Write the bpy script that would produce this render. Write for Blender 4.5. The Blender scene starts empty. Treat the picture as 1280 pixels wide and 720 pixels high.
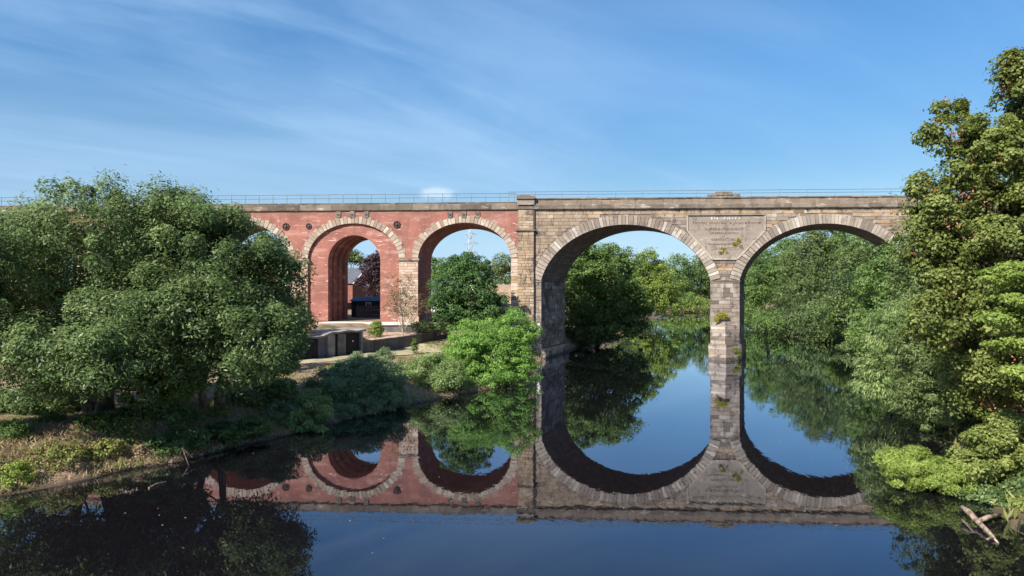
import bpy, bmesh, math, random
import numpy as np
from mathutils import Vector, Matrix
random.seed(7)
RNG = np.random.default_rng(11)
S = bpy.context.scene
COL = S.collection
R = math.radians
F = 853.33            # focal length in photo pixels (1280 wide)
H = 8.65              # camera height above the river

# ------------------------------------------------------------------ camera
cam = bpy.data.objects.new('camera', bpy.data.cameras.new('camera'))
COL.objects.link(cam)
cam.location = (0, 0, H); cam.rotation_euler = (R(90), 0, 0)
cam.data.lens = 24.0; cam.data.sensor_width = 36.0
cam.data.clip_start = 0.5; cam.data.clip_end = 20000
S.camera = cam

# ------------------------------------------------------------------ light
SUN_AZ, SUN_EL = R(222), R(39)          # azimuth clockwise from +Y
w = bpy.data.worlds.new('World'); S.world = w; w.use_nodes = True
nt = w.node_tree; nt.nodes.clear()
def N(t, ty, **kw):
    n = t.nodes.new(ty)
    for k, v in kw.items(): setattr(n, k, v)
    return n
def build_world():
    L = nt.links
    sky = N(nt, 'ShaderNodeTexSky', sky_type='NISHITA', sun_disc=False, sun_elevation=SUN_EL, sun_rotation=SUN_AZ,
            altitude=50, air_density=1.0, dust_density=0.0, ozone_density=2.0)
    tc = N(nt, 'ShaderNodeTexCoord'); sep = N(nt, 'ShaderNodeSeparateXYZ'); L.new(tc.outputs['Generated'], sep.inputs[0])
    def M(op, a, b=None, c=None):
        m = N(nt, 'ShaderNodeMath', operation=op)
        for i, v in enumerate((a, b, c)):
            if v is None: continue
            if isinstance(v, (int, float)): m.inputs[i].default_value = v
            else: L.new(v, m.inputs[i])
        return m.outputs[0]
    zz = M('ADD', M('MAXIMUM', sep.outputs[2], 0.0), 0.16)
    u = M('DIVIDE', sep.outputs[0], zz); v = M('DIVIDE', sep.outputs[1], zz)
    cmb = N(nt, 'ShaderNodeCombineXYZ'); L.new(u, cmb.inputs[0]); L.new(v, cmb.inputs[1])
    def layer(rot, sx, sy, scale, lo, hi, dist, det, off):
        m0 = N(nt, 'ShaderNodeMapping'); m0.inputs['Rotation'].default_value = (0, 0, rot); L.new(cmb.outputs[0], m0.inputs[0]); mp = N(nt, 'ShaderNodeMapping')
        mp.inputs['Scale'].default_value = (sx, sy, 1); mp.inputs['Location'].default_value = (off, off*.7, 0)
        L.new(m0.outputs[0], mp.inputs[0])
        no = N(nt, 'ShaderNodeTexNoise'); no.inputs['Scale'].default_value = scale
        no.inputs['Detail'].default_value = det; no.inputs['Roughness'].default_value = .55; no.inputs['Distortion'].default_value = dist
        L.new(mp.outputs[0], no.inputs['Vector'])
        mr = N(nt, 'ShaderNodeMapRange', interpolation_type='SMOOTHSTEP')
        mr.inputs[1].default_value = lo; mr.inputs[2].default_value = hi
        L.new(no.outputs[0], mr.inputs[0]); return mr.outputs[0]
    broad = layer(R(-40), .35, .8, 1.0, .33, .72, .6, 6, 3.1)
    streak = layer(R(-40), .45, 1.7, 1.6, .42, .78, .9, 9, 9.4)
    side = N(nt, 'ShaderNodeMapRange', interpolation_type='SMOOTHSTEP')     # cirrus is denser to the west (left)
    side.inputs[1].default_value = .55; side.inputs[2].default_value = -.45; side.inputs[3].default_value = .5; side.inputs[4].default_value = 1
    L.new(sep.outputs[0], side.inputs[0])
    f = M('MULTIPLY', M('ADD', M('MULTIPLY', broad, .52), M('MULTIPLY', streak, .30)), side.outputs[0])
    hz = N(nt, 'ShaderNodeMapRange', interpolation_type='SMOOTHSTEP')      # pale air low over the horizon
    for i, q in enumerate((.16, .0, .0, .75)): hz.inputs[i+1].default_value = q
    L.new(sep.outputs[2], hz.inputs[0])
    # one small cumulus top low over the horizon
    d = N(nt, 'ShaderNodeVectorMath', operation='SUBTRACT'); L.new(tc.outputs['Generated'], d.inputs[0])
    d.inputs[1].default_value = Vector((-95/F, 1, 119/F)).normalized()
    sc = N(nt, 'ShaderNodeVectorMath', operation='MULTIPLY'); L.new(d.outputs[0], sc.inputs[0]); sc.inputs[1].default_value = (34, 34, 105)
    ln = N(nt, 'ShaderNodeVectorMath', operation='LENGTH'); L.new(sc.outputs[0], ln.inputs[0])
    pn = N(nt, 'ShaderNodeTexNoise'); pn.inputs['Scale'].default_value = 60; L.new(tc.outputs['Generated'], pn.inputs['Vector'])
    pf = N(nt, 'ShaderNodeMapRange', interpolation_type='SMOOTHSTEP'); pf.inputs[1].default_value = 1.25; pf.inputs[2].default_value = .3
    L.new(M('ADD', ln.outputs[1], M('MULTIPLY', M('SUBTRACT', pn.outputs[0], .5), 1.2)), pf.inputs[0])
    el = N(nt, 'ShaderNodeMapRange', interpolation_type='SMOOTHSTEP')
    for i, q in enumerate((.08, .36, .70, 1.04)): el.inputs[i+1].default_value = q
    L.new(sep.outputs[2], el.inputs[0])
    hs = N(nt, 'ShaderNodeHueSaturation'); hs.inputs['Saturation'].default_value = 1.30; L.new(el.outputs[0], hs.inputs['Value'])
    L.new(sky.outputs[0], hs.inputs['Color'])
    mx = N(nt, 'ShaderNodeMix', data_type='RGBA'); L.new(f, mx.inputs['Factor'])
    L.new(hs.outputs[0], mx.inputs['A']); mx.inputs['B'].default_value = CLOUD
    mh = N(nt, 'ShaderNodeMix', data_type='RGBA'); L.new(hz.outputs[0], mh.inputs['Factor']); L.new(mx.outputs['Result'], mh.inputs['A']); mh.inputs['B'].default_value = (2.75, 4.6, 6.9, 1)
    mx2 = N(nt, 'ShaderNodeMix', data_type='RGBA'); L.new(M('MULTIPLY', pf.outputs[0], .38), mx2.inputs['Factor'])
    L.new(mh.outputs['Result'], mx2.inputs['A']); mx2.inputs['B'].default_value = (7.5, 8.0, 8.8)+(1,)
    bg = N(nt, 'ShaderNodeBackground'); bg.inputs[1].default_value = 0.072
    L.new(mx2.outputs['Result'], bg.inputs[0])
    out = N(nt, 'ShaderNodeOutputWorld'); L.new(bg.outputs[0], out.inputs[0])
CLOUD = (3.3, 4.9, 7.0, 1)
build_world()
sun = bpy.data.objects.new('sun', bpy.data.lights.new('sun', 'SUN')); COL.objects.link(sun)
sun.data.energy = 5.0; sun.data.angle = R(.53); sun.data.color = (1, .95, .87)
to_sun = Vector((math.sin(SUN_AZ)*math.cos(SUN_EL), math.cos(SUN_AZ)*math.cos(SUN_EL), math.sin(SUN_EL)))
sun.rotation_euler = to_sun.to_track_quat('Z', 'Y').to_euler()
S.view_settings.view_transform = 'Standard'; S.view_settings.look = 'None'
S.view_settings.exposure = 1.08; S.view_settings.gamma = 1.0
S.render.engine = 'CYCLES'

# ------------------------------------------------------------------ helpers
def W(px, py, Y):
    return Vector(((px-640)/F*Y, Y, H+(360-py)/F*Y))
def XofY(px, Y): return (px-640)/F*Y
def tag(o, label=None, cat=None, group=None, kind=None):
    if label: o['label'] = label
    if cat: o['category'] = cat
    if group: o['group'] = group
    if kind: o['kind'] = kind
    return o
def empty(name, loc=(0, 0, 0), rz=0, **k):
    o = bpy.data.objects.new(name, None); COL.objects.link(o); o.location = loc; o.rotation_euler = (0, 0, rz)
    o.empty_display_size = .3
    return tag(o, **k)
def link(name, me, mat=None, parent=None, **k):
    o = bpy.data.objects.new(name, me); COL.objects.link(o)
    if mat is not None:
        for m in (mat if isinstance(mat, (list, tuple)) else [mat]): me.materials.append(m)
    if parent: o.parent = parent
    return tag(o, **k)
class MB:
    """collects boxes, prisms and tubes, then links them as one mesh object"""
    def __init__(s): s.v = []; s.f = []; s.m = []; s.t = []
    def add(s, vs, fs, mi=0, tone=.5):
        b = len(s.v); s.v += [tuple(v) for v in vs]
        for f in fs: s.f.append([b+i for i in f]); s.m.append(mi); s.t.append(tone)
        return s
    def box(s, c, d, rz=0, mi=0, tone=.5, M=None):
        x, y, z = (q/2 for q in d)
        vs = [Vector((i*x, j*y, k*z)) for i in (-1, 1) for j in (-1, 1) for k in (-1, 1)]
        rm = M or Matrix.Rotation(rz, 3, 'Z'); vs = [rm @ v + Vector(c) for v in vs]
        return s.add(vs, [(0, 1, 3, 2), (4, 6, 7, 5), (0, 4, 5, 1), (2, 3, 7, 6), (0, 2, 6, 4), (1, 5, 7, 3)], mi, tone)
    def bar(s, a, b, r, n=5, r2=None, mi=0, tone=.5, cap=True):
        return s.tube([a, b], [r, r if r2 is None else r2], n, mi, tone, cap)
    def tube(s, pts, rad, n=6, mi=0, tone=.5, cap=True):
        pts = [Vector(p) for p in pts]; base = len(s.v); prev = None
        for i, p in enumerate(pts):
            d = (pts[min(i+1, len(pts)-1)]-pts[max(i-1, 0)]).normalized()
            a = prev if prev is not None else (Vector((1, 0, 0)) if abs(d.x) < .9 else Vector((0, 1, 0)))
            a = (a - d*a.dot(d)).normalized(); prev = a; b = d.cross(a)
            for k in range(n):
                t = 2*math.pi*k/n; s.v.append(tuple(p+(a*math.cos(t)+b*math.sin(t))*rad[i]))
        for i in range(len(pts)-1):
            for k in range(n):
                k2 = (k+1) % n
                s.f.append([base+i*n+k, base+i*n+k2, base+(i+1)*n+k2, base+(i+1)*n+k]); s.m.append(mi); s.t.append(tone)
        if cap:
            s.f.append([base+k for k in range(n)][::-1]); s.m.append(mi); s.t.append(tone)
            e = base+(len(pts)-1)*n; s.f.append([e+k for k in range(n)]); s.m.append(mi); s.t.append(tone)
        return s
    def prism(s, poly, d0, d1, mi=0, tone=.5, shift=0.0):
        """poly of (x,z) extruded in y; back shifted in x by shift*(d1-d0)"""
        n = len(poly); sh = shift*(d1-d0)
        vs = [(x, d0, z) for x, z in poly]+[(x+sh, d1, z) for x, z in poly]
        fs = [list(range(n)), list(range(2*n-1, n-1, -1))]+[[i, i+n, (i+1) % n+n, (i+1) % n] for i in range(n)]
        return s.add(vs, fs, mi, tone)
    def mesh(s, name, smooth=False):
        me = bpy.data.meshes.new(name); me.from_pydata(s.v, [], s.f)
        me.polygons.foreach_set('material_index', s.m)
        at = me.attributes.new('tone', 'FLOAT', 'FACE'); at.data.foreach_set('value', s.t)
        if smooth: me.polygons.foreach_set('use_smooth', [True]*len(s.f))
        bm = bmesh.new(); bm.from_mesh(me); bmesh.ops.recalc_face_normals(bm, faces=bm.faces); bm.to_mesh(me); bm.free()
        return me
    def build(s, name, mat, parent=None, smooth=False, **k):
        return link(name, s.mesh(name, smooth), mat, parent, **k)

# ------------------------------------------------------------------ materials
def mat(name):
    m = bpy.data.materials.new(name); m.use_nodes = True; t = m.node_tree; t.nodes.clear()
    return m, t
class G:
    def __init__(s, t): s.t = t; s.L = t.links
    def n(s, ty, **kw): return N(s.t, ty, **kw)
    def put(s, sock, v):
        if isinstance(v, bpy.types.NodeSocket): s.L.new(v, sock)
        elif isinstance(v, (tuple, list)) and len(v) == 3 and sock.type == 'RGBA': sock.default_value = (*v, 1)
        else: sock.default_value = v
    def noise(s, vec, scale, det=4, rough=.55, dist=0):
        n = s.n('ShaderNodeTexNoise'); s.put(n.inputs['Scale'], scale); s.put(n.inputs['Detail'], det)
        s.put(n.inputs['Roughness'], rough); s.put(n.inputs['Distortion'], dist)
        if vec is not None: s.L.new(vec, n.inputs['Vector'])
        return n.outputs[0]
    def rng(s, v, a, b, c=0., d=1.):
        n = s.n('ShaderNodeMapRange', interpolation_type='SMOOTHSTEP')
        for i, q in enumerate((v, a, b, c, d)): s.put(n.inputs[i], q)
        return n.outputs[0]
    def mix(s, f, a, b, bl='MIX'):
        n = s.n('ShaderNodeMix', data_type='RGBA', blend_type=bl); s.put(n.inputs['Factor'], f)
        s.put(n.inputs['A'], a); s.put(n.inputs['B'], b); return n.outputs['Result']
    def math(s, op, a, b=0.):
        n = s.n('ShaderNodeMath', operation=op); s.put(n.inputs[0], a); s.put(n.inputs[1], b); return n.outputs[0]
    def ramp(s, f, stops):
        n = s.n('ShaderNodeValToRGB'); e = n.color_ramp.elements
        while len(e) < len(stops): e.new(.5)
        for i, (p, c) in enumerate(stops): e[i].position = p; e[i].color = (*c, 1)
        s.L.new(f, n.inputs[0]); return n.outputs[0]
    def obj(s, scale=(1, 1, 1), rot=(0, 0, 0), which='Object'):
        tc = s.n('ShaderNodeTexCoord'); mp = s.n('ShaderNodeMapping'); mp.inputs['Scale'].default_value = scale
        mp.inputs['Rotation'].default_value = rot; s.L.new(tc.outputs[which], mp.inputs[0]); return mp.outputs[0]
    def attr(s, name='tone'):
        a = s.n('ShaderNodeAttribute', attribute_name=name); return a.outputs['Fac']
    def out(s, col, rough=.8, bump=None, bs=.3, bd=.02, spec=.3, metal=0.):
        p = s.n('ShaderNodeBsdfPrincipled'); s.put(p.inputs['Base Color'], col); s.put(p.inputs['Roughness'], rough)
        s.put(p.inputs['Specular IOR Level'], spec); s.put(p.inputs['Metallic'], metal)
        if bump is not None:
            b = s.n('ShaderNodeBump'); b.inputs['Strength'].default_value = bs; b.inputs['Distance'].default_value = bd
            s.L.new(bump, b.inputs['Height']); s.L.new(b.outputs[0], p.inputs['Normal'])
        o = s.n('ShaderNodeOutputMaterial'); s.L.new(p.outputs[0], o.inputs[0]); return p
def simple(name, col, rough=.7, var=.25, scale=3., spec=.3, metal=0.):
    m, t = mat(name); g = G(t); v = g.obj()
    n = g.noise(v, scale, 5); c = g.mix(g.rng(n, .3, .7), tuple(x*(1-var) for x in col), tuple(min(1, x*(1+var)) for x in col))
    g.out(c, rough, g.noise(v, scale*8), .3, .01, spec, metal); return m
def m_brick():
    m, t = mat('red_brickwork'); g = G(t); tc = g.n('ShaderNodeTexCoord'); sp = g.n('ShaderNodeSeparateXYZ'); g.L.new(tc.outputs['Object'], sp.inputs[0])
    cb = g.n('ShaderNodeCombineXYZ'); g.L.new(g.math('ADD', sp.outputs[0], sp.outputs[1]), cb.inputs[0]); g.L.new(sp.outputs[2], cb.inputs[1])
    b = g.n('ShaderNodeTexBrick'); g.L.new(cb.outputs[0], b.inputs['Vector'])
    b.inputs['Scale'].default_value = 1; b.inputs['Brick Width'].default_value = .23; b.inputs['Row Height'].default_value = .078
    b.inputs['Mortar Size'].default_value = .006; b.inputs['Bias'].default_value = 0
    b.inputs['Color1'].default_value = (.325, .112, .080, 1); b.inputs['Color2'].default_value = (.24, .080, .058, 1); b.inputs['Mortar'].default_value = (.34, .22, .18, 1)
    v = g.obj(); c = b.outputs[0]
    c = g.mix(g.rng(g.noise(v, .30, 7, .65), .42, .60, 0, .8), c, (.20, .085, .068))
    c = g.mix(g.rng(g.noise(g.obj((.5, .5, 2.2)), .6, 5), .50, .66, 0, .6), c, (.42, .225, .18))
    c = g.mix(g.rng(g.noise(g.obj((.5, 1, 2.4)), 1.5, 7, .65, .6), .59, .68, 0, .8), c, (.66, .52, .46))     # lime bloom
    c = g.mix(g.rng(g.noise(g.obj((1.6, 1, .22)), 1.0, 6), .54, .72, 0, .6), c, (.15, .09, .075))
    c = g.mix(g.rng(g.noise(g.obj((.9, 1, 14)), 1.0, 3), .50, .72, 0, .35), c, (.22, .085, .07))            # uneven beds
    c = g.mix(g.rng(g.math('ADD', sp.outputs[2], g.math('MULTIPLY', g.noise(g.obj((.8, 1, .3)), .8, 5), 3.)), 18.6, 19.9, 0, .55), c, (.17, .10, .08))   # soot under the cornice
    h = g.math('ADD', g.noise(v, 9, 4), g.math('MULTIPLY', b.outputs[1], -.6))
    g.out(c, .88, h, .35, .02, .2); return m
def m_stone(name, stops, stain=.6, dark=(.13, .105, .085)):
    m, t = mat(name); g = G(t); v = g.obj()
    c = g.ramp(g.attr(), stops)
    c = g.mix(g.rng(g.noise(v, .16, 4), .38, .64, 0, .8*stain), c, (.215, .165, .13))
    c = g.mix(g.rng(g.noise(g.obj((1.1, 1, .75)), .75, 8, .68), .50, .62, 0, stain*1.15), c, dark)
    c = g.mix(g.rng(g.noise(g.obj((.35, 1, 1.6)), 1.2, 5), .54, .70, 0, .5*stain), c, (.40, .27, .17))
    c = g.mix(g.rng(g.noise(g.obj((.6, 1, 1.6)), 1.4, 6, .7), .56, .70, 0, .6), c, (.56, .49, .42))
    c = g.mix(g.rng(g.noise(g.obj((1.2, 1, .22)), 1.1, 6, .6), .56, .72, 0, .55*stain), c, tuple(q*.6 for q in dark))
    c = g.mix(g.rng(g.noise(v, 14, 4), .3, .75, .0, .28), c, dark)
    tc = g.n('ShaderNodeTexCoord'); sp = g.n('ShaderNodeSeparateXYZ'); g.L.new(tc.outputs['Object'], sp.inputs[0])
    c = g.mix(g.rng(g.math('ADD', sp.outputs[2], g.noise(v, 1.5)), 1.0, .35, 0, .65), c, (.045, .04, .028))  # tide-line
    g.out(c, .9, g.noise(v, 7, 6, .65), .6, .05, .2); return m
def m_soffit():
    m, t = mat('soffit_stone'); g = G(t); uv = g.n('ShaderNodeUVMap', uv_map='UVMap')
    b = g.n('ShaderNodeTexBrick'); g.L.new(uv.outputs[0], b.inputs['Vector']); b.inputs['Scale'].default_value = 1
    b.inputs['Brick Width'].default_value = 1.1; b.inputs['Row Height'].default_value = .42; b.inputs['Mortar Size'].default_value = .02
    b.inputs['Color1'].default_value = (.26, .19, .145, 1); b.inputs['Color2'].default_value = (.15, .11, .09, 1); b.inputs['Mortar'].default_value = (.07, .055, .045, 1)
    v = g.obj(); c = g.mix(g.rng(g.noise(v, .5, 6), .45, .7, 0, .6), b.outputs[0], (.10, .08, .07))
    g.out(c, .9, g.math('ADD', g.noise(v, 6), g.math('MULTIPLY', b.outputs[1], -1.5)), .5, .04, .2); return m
def m_leaf(name, dark, mid, light, trans=.35, rough=.55):
    m, t = mat(name); g = G(t)
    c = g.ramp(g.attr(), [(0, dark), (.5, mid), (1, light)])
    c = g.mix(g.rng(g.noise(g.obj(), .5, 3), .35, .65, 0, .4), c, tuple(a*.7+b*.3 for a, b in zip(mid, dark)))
    p = g.n('ShaderNodeBsdfPrincipled'); g.put(p.inputs['Base Color'], c); p.inputs['Roughness'].default_value = rough
    p.inputs['Specular IOR Level'].default_value = .28
    tr = g.n('ShaderNodeBsdfTranslucent'); g.L.new(g.mix(.35, c, tuple(min(1, q*1.5) for q in light)), tr.inputs[0])
    mx = g.n('ShaderNodeMixShader'); mx.inputs[0].default_value = trans
    g.L.new(p.outputs[0], mx.inputs[1]); g.L.new(tr.outputs[0], mx.inputs[2])
    o = g.n('ShaderNodeOutputMaterial'); g.L.new(mx.outputs[0], o.inputs[0]); return m
def m_bark(name='bark', a=(.06, .045, .032), b=(.16, .125, .095)):
    m, t = mat(name); g = G(t); c = g.mix(g.rng(g.noise(g.obj((4, 4, .8)), 2, 6), .35, .65), a, b)
    g.out(c, .9, g.noise(g.obj((8, 8, 1.2)), 3, 5), .8, .04, .15); return m
def m_ground():
    m, t = mat('bank_earth_and_grass'); g = G(t); v = g.obj()
    c = g.mix(g.rng(g.noise(v, .35, 6), .46, .62), (.27, .18, .125), (.12, .105, .05))
    c = g.mix(g.rng(g.noise(v, 1.1, 6), .50, .68, 0, .8), c, (.26, .19, .115))
    c = g.mix(g.rng(g.noise(v, 3.2, 6), .55, .72, 0, .6), c, (.05, .065, .02))
    tc = g.n('ShaderNodeTexCoord'); sp = g.n('ShaderNodeSeparateXYZ'); g.L.new(tc.outputs['Object'], sp.inputs[0])
    c = g.mix(g.rng(sp.outputs[2], .35, -.1, 0, .8), c, (.035, .027, .018))
    g.out(c, .95, g.noise(v, 5, 7, .7), .8, .12, .15); return m
def m_path():
    m, t = mat('worn_pale_path'); g = G(t); v = g.obj()
    c = g.mix(g.rng(g.noise(v, .7, 6), .35, .65), (.36, .30, .20), (.23, .21, .12))
    c = g.mix(g.rng(g.noise(v, 2.4, 6), .55, .7, 0, .6), c, (.14, .15, .06))
    g.out(c, .95, g.noise(v, 8, 6), .5, .04, .15); return m
def m_water():
    m, t = mat('river_water'); g = G(t)
    v = g.obj((1, .35, 1)); h = g.math('ADD', g.noise(v, 1.3, 3), g.math('MULTIPLY', g.noise(g.obj((1, .6, 1)), 6, 2), .12))
    h = g.math('MULTIPLY', h, g.rng(g.noise(g.obj((1, 1, 1)), .06, 2), .35, .65, .35, 1.))
    bp = g.n('ShaderNodeBump'); bp.inputs['Strength'].default_value = .19; bp.inputs['Distance'].default_value = .024; g.L.new(h, bp.inputs['Height'])
    body = g.n('ShaderNodeBsdfDiffuse'); g.put(body.inputs[0], (.005, .0042, .006))
    gl = g.n('ShaderNodeBsdfGlossy'); g.put(gl.inputs[0], (.84, .89, 1.)); gl.inputs['Roughness'].default_value = .012; g.L.new(bp.outputs[0], gl.inputs['Normal'])
    fr = g.n('ShaderNodeFresnel'); fr.inputs['IOR'].default_value = 1.45; g.L.new(bp.outputs[0], fr.inputs['Normal'])
    f = g.n('ShaderNodeMath', operation='MULTIPLY', use_clamp=True); g.L.new(fr.outputs[0], f.inputs[0]); f.inputs[1].default_value = 1.55
    mx = g.n('ShaderNodeMixShader'); g.L.new(f.outputs[0], mx.inputs[0]); g.L.new(body.outputs[0], mx.inputs[1]); g.L.new(gl.outputs[0], mx.inputs[2])
    o = g.n('ShaderNodeOutputMaterial'); g.L.new(mx.outputs[0], o.inputs[0])
    return m
MAT = dict(
    brick=m_brick(),
    buff=m_stone('buff_sandstone', [(0, (.19, .125, .08)), (.25, (.33, .22, .125)), (.6, (.45, .325, .195)), (.85, (.41, .31, .225)), (1, (.58, .50, .40))], .85, (.10, .08, .065)),
    grey=m_stone('weathered_sandstone', [(0, (.095, .082, .070)), (.3, (.205, .168, .138)), (.7, (.31, .26, .215)), (1, (.52, .47, .41))], .85, (.10, .08, .07)),
    ring=m_stone('ring_sandstone', [(0, (.15, .125, .105)), (.4, (.29, .24, .19)), (.8, (.40, .34, .28)), (1, (.60, .54, .47))], .5),
    pale=m_stone('pale_ring_sandstone', [(0, (.24, .175, .13)), (.5, (.38, .31, .235)), (1, (.54, .48, .39))], .6, (.25, .18, .14)),
    pink=m_stone('pinkish_pier_stone', [(0, (.36, .23, .17)), (.5, (.46, .33, .25)), (1, (.54, .43, .35))], .3, (.30, .19, .14)),
    parapet=m_stone('parapet_sandstone', [(0, (.16, .12, .088)), (1, (.27, .20, .15))], .6),
    mortar=m_stone('recessed_mortar', [(0, (.17, .13, .10)), (1, (.2, .155, .12))], .4),
    cornice=m_stone('cornice_gritstone', [(0, (.075, .062, .05)), (.5, (.13, .108, .085)), (1, (.21, .18, .145))], .55, (.08, .065, .05)),
    coping=m_stone('dark_coping', [(0, (.06, .052, .045)), (1, (.13, .11, .095))], .5, (.05, .045, .04)),
    panel=m_stone('panel_sandstone', [(0, (.23, .19, .155)), (1, (.32, .27, .23))], .7, (.15, .12, .10)),
    soffit=m_soffit(), iron=simple('dark_iron', (.06, .048, .045), .6), rail=simple('grey_rail_paint', (.16, .19, .22), .5),
    letter_dark=simple('weathered_lettering', (.13, .105, .09), .9), letter_light=simple('pale_lettering', (.50, .46, .41), .9),
    concrete=simple('stained_concrete', (.22, .20, .185), .9, .3, .8), pale_concrete=simple('pale_concrete', (.52, .48, .42), .9, .25, .8),
    greywall=simple('grey_rendered_wall', (.115, .10, .10), .9, .35, .7), bluewall=simple('slate_painted_wall', (.12, .115, .14), .8, .2),
    doorgap_black=simple('black_door_and_gap', (.010, .010, .013), .6, .3), wood=simple('grey_weathered_timber', (.16, .145, .13), .85, .3, 2),
    slate=simple('slate_roof', (.075, .08, .095), .7, .2, 2), tile=simple('red_clay_tile', (.23, .095, .068), .8, .25, 2), tan=simple('tan_roof', (.36, .25, .17), .85, .25, 1.5),
    housebrick=simple('house_brick', (.20, .08, .058), .9, .2, 2), darkbrick=simple('dark_house_brick', (.10, .045, .04), .9, .2, 2),
    blue=simple('blue_felt_roof', (.05, .085, .16), .6, .2, 1), navy=simple('navy_boards', (.018, .022, .038), .7, .25, 2),
    white=simple('white_paint', (.75, .75, .73), .5, .08), glass=simple('dark_glass', (.02, .025, .03), .08, .1, 1, .6),
    bark=m_bark(), palebark=m_bark('pale_bark', (.16, .13, .10), (.38, .33, .27)), drift=m_bark('bleached_driftwood', (.10, .07, .05), (.32, .24, .18)),
    ground=m_ground(), path=m_path(), water=m_water(), soil=simple('pinkish_dry_soil', (.34, .24, .18), .95, .3, 1.2),
    yellow=simple('yellow_plastic', (.85, .62, .12), .45, .1), orange=simple('orange_plastic', (.75, .16, .03), .45, .1),
    steel=simple('haze_paled_steel', (.36, .40, .46), .5, .1), pot=simple('buff_chimney_pot', (.62, .50, .36), .8, .1),  # steel paled and blued, distance haze put into its colour
    # foliage
    ash=m_leaf('ash_leaves', (.038, .064, .020), (.096, .150, .044), (.27, .34, .135), .42, .45),
    ashdeep=m_leaf('deep_ash_leaves', (.036, .062, .020), (.092, .145, .044), (.26, .33, .13), .40, .45),
    sycamore=m_leaf('sycamore_leaves', (.05, .068, .016), (.125, .160, .034), (.26, .29, .08), .36),
    keys=m_leaf('sycamore_keys', (.20, .085, .04), (.30, .13, .07), (.40, .22, .12), .2),
    lime=m_leaf('bright_willow_leaves', (.085, .16, .03), (.16, .30, .055), (.28, .43, .10), .40),
    sage=m_leaf('silver_willow_leaves', (.085, .13, .04), (.165, .235, .075), (.31, .38, .145), .33),
    shade=m_leaf('shade_tinted_willow_leaves', (.08, .12, .055), (.155, .215, .10), (.28, .34, .18), .38),  # willow leaf colour darkened and blued to carry shade
    wood1=m_leaf('mid_green_leaves', (.045, .085, .022), (.105, .175, .042), (.20, .28, .08), .38),
    wood2=m_leaf('olive_green_leaves', (.045, .072, .024), (.118, .16, .048), (.22, .27, .10), .37),
    wood3=m_leaf('yellow_green_leaves', (.085, .125, .022), (.185, .25, .045), (.31, .38, .09), .38),
    garden=m_leaf('garden_tree_leaves', (.03, .07, .02), (.065, .135, .035), (.13, .22, .06), .33),
    copper=m_leaf('copper_leaves', (.022, .013, .017), (.05, .026, .034), (.10, .055, .06), .2),
    sparse=m_leaf('thin_rusty_leaves', (.12, .08, .04), (.17, .13, .07), (.26, .22, .08), .3),
    weed=m_leaf('bank_weeds', (.07, .10, .025), (.16, .18, .045), (.33, .31, .10), .3),
    straw=m_leaf('dry_grass', (.18, .12, .07), (.33, .24, .14), (.50, .38, .24), .3),
    tuft=m_leaf('yellow_wall_weeds', (.16, .17, .02), (.32, .31, .04), (.48, .42, .07), .35),
    flower=m_leaf('white_flowers', (.5, .5, .47), (.7, .7, .66), (.85, .85, .82), .3),
)

# ------------------------------------------------------------------ terrain and river
LEFT = [(-60, -200), (-34, -60), (-28, 0), (-25.5, 15), (-23.2, 24), (-21.2, 28.5), (-19.7, 30.1), (-18.5, 32), (-16.6, 34), (-13.6, 39.3), (-9, 47.9),
        (-5, 54.2), (-.5, 60), (2.6, 70), (3.9, 83), (7.4, 92.7), (10, 101), (15, 112), (21, 123), (29, 155), (35, 184), (42, 212), (54, 234), (80, 244), (140, 250), (320, 262)]
RIGHT = [(26, -200), (17, -60), (16, 0), (16.4, 15), (18, 25), (20.5, 31), (26, 41), (31.5, 52), (37, 67), (42.5, 80), (46.5, 92), (50, 100), (51, 125), (53, 154), (59, 188),
         (72, 205), (95, 212), (150, 214), (320, 220)]
RIV = np.array(LEFT+RIGHT[::-1], float)
def seg_dist(x, y, P, closed=True):
    n = len(P); best = np.full(x.shape, 1e9)
    for i in range(n if closed else n-1):
        a = P[i]; b = P[(i+1) % n]; d = b-a
        t = np.clip(((x-a[0])*d[0]+(y-a[1])*d[1])/(d@d), 0, 1)
        best = np.minimum(best, np.hypot(x-a[0]-t*d[0], y-a[1]-t*d[1]))
    return best
def inside(x, y, P):
    c = np.zeros(x.shape, bool); n = len(P)
    for i in range(n):
        a = P[i]; b = P[(i+1) % n]
        k = ((a[1] > y) != (b[1] > y))
        with np.errstate(divide='ignore', invalid='ignore'):
            xi = (b[0]-a[0])*(y-a[1])/(b[1]-a[1])+a[0]
        c ^= k & (x < xi)
    return c
def ss(x, a, b):
    t = np.clip((x-a)/(b-a), 0, 1); return t*t*(3-2*t)
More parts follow.
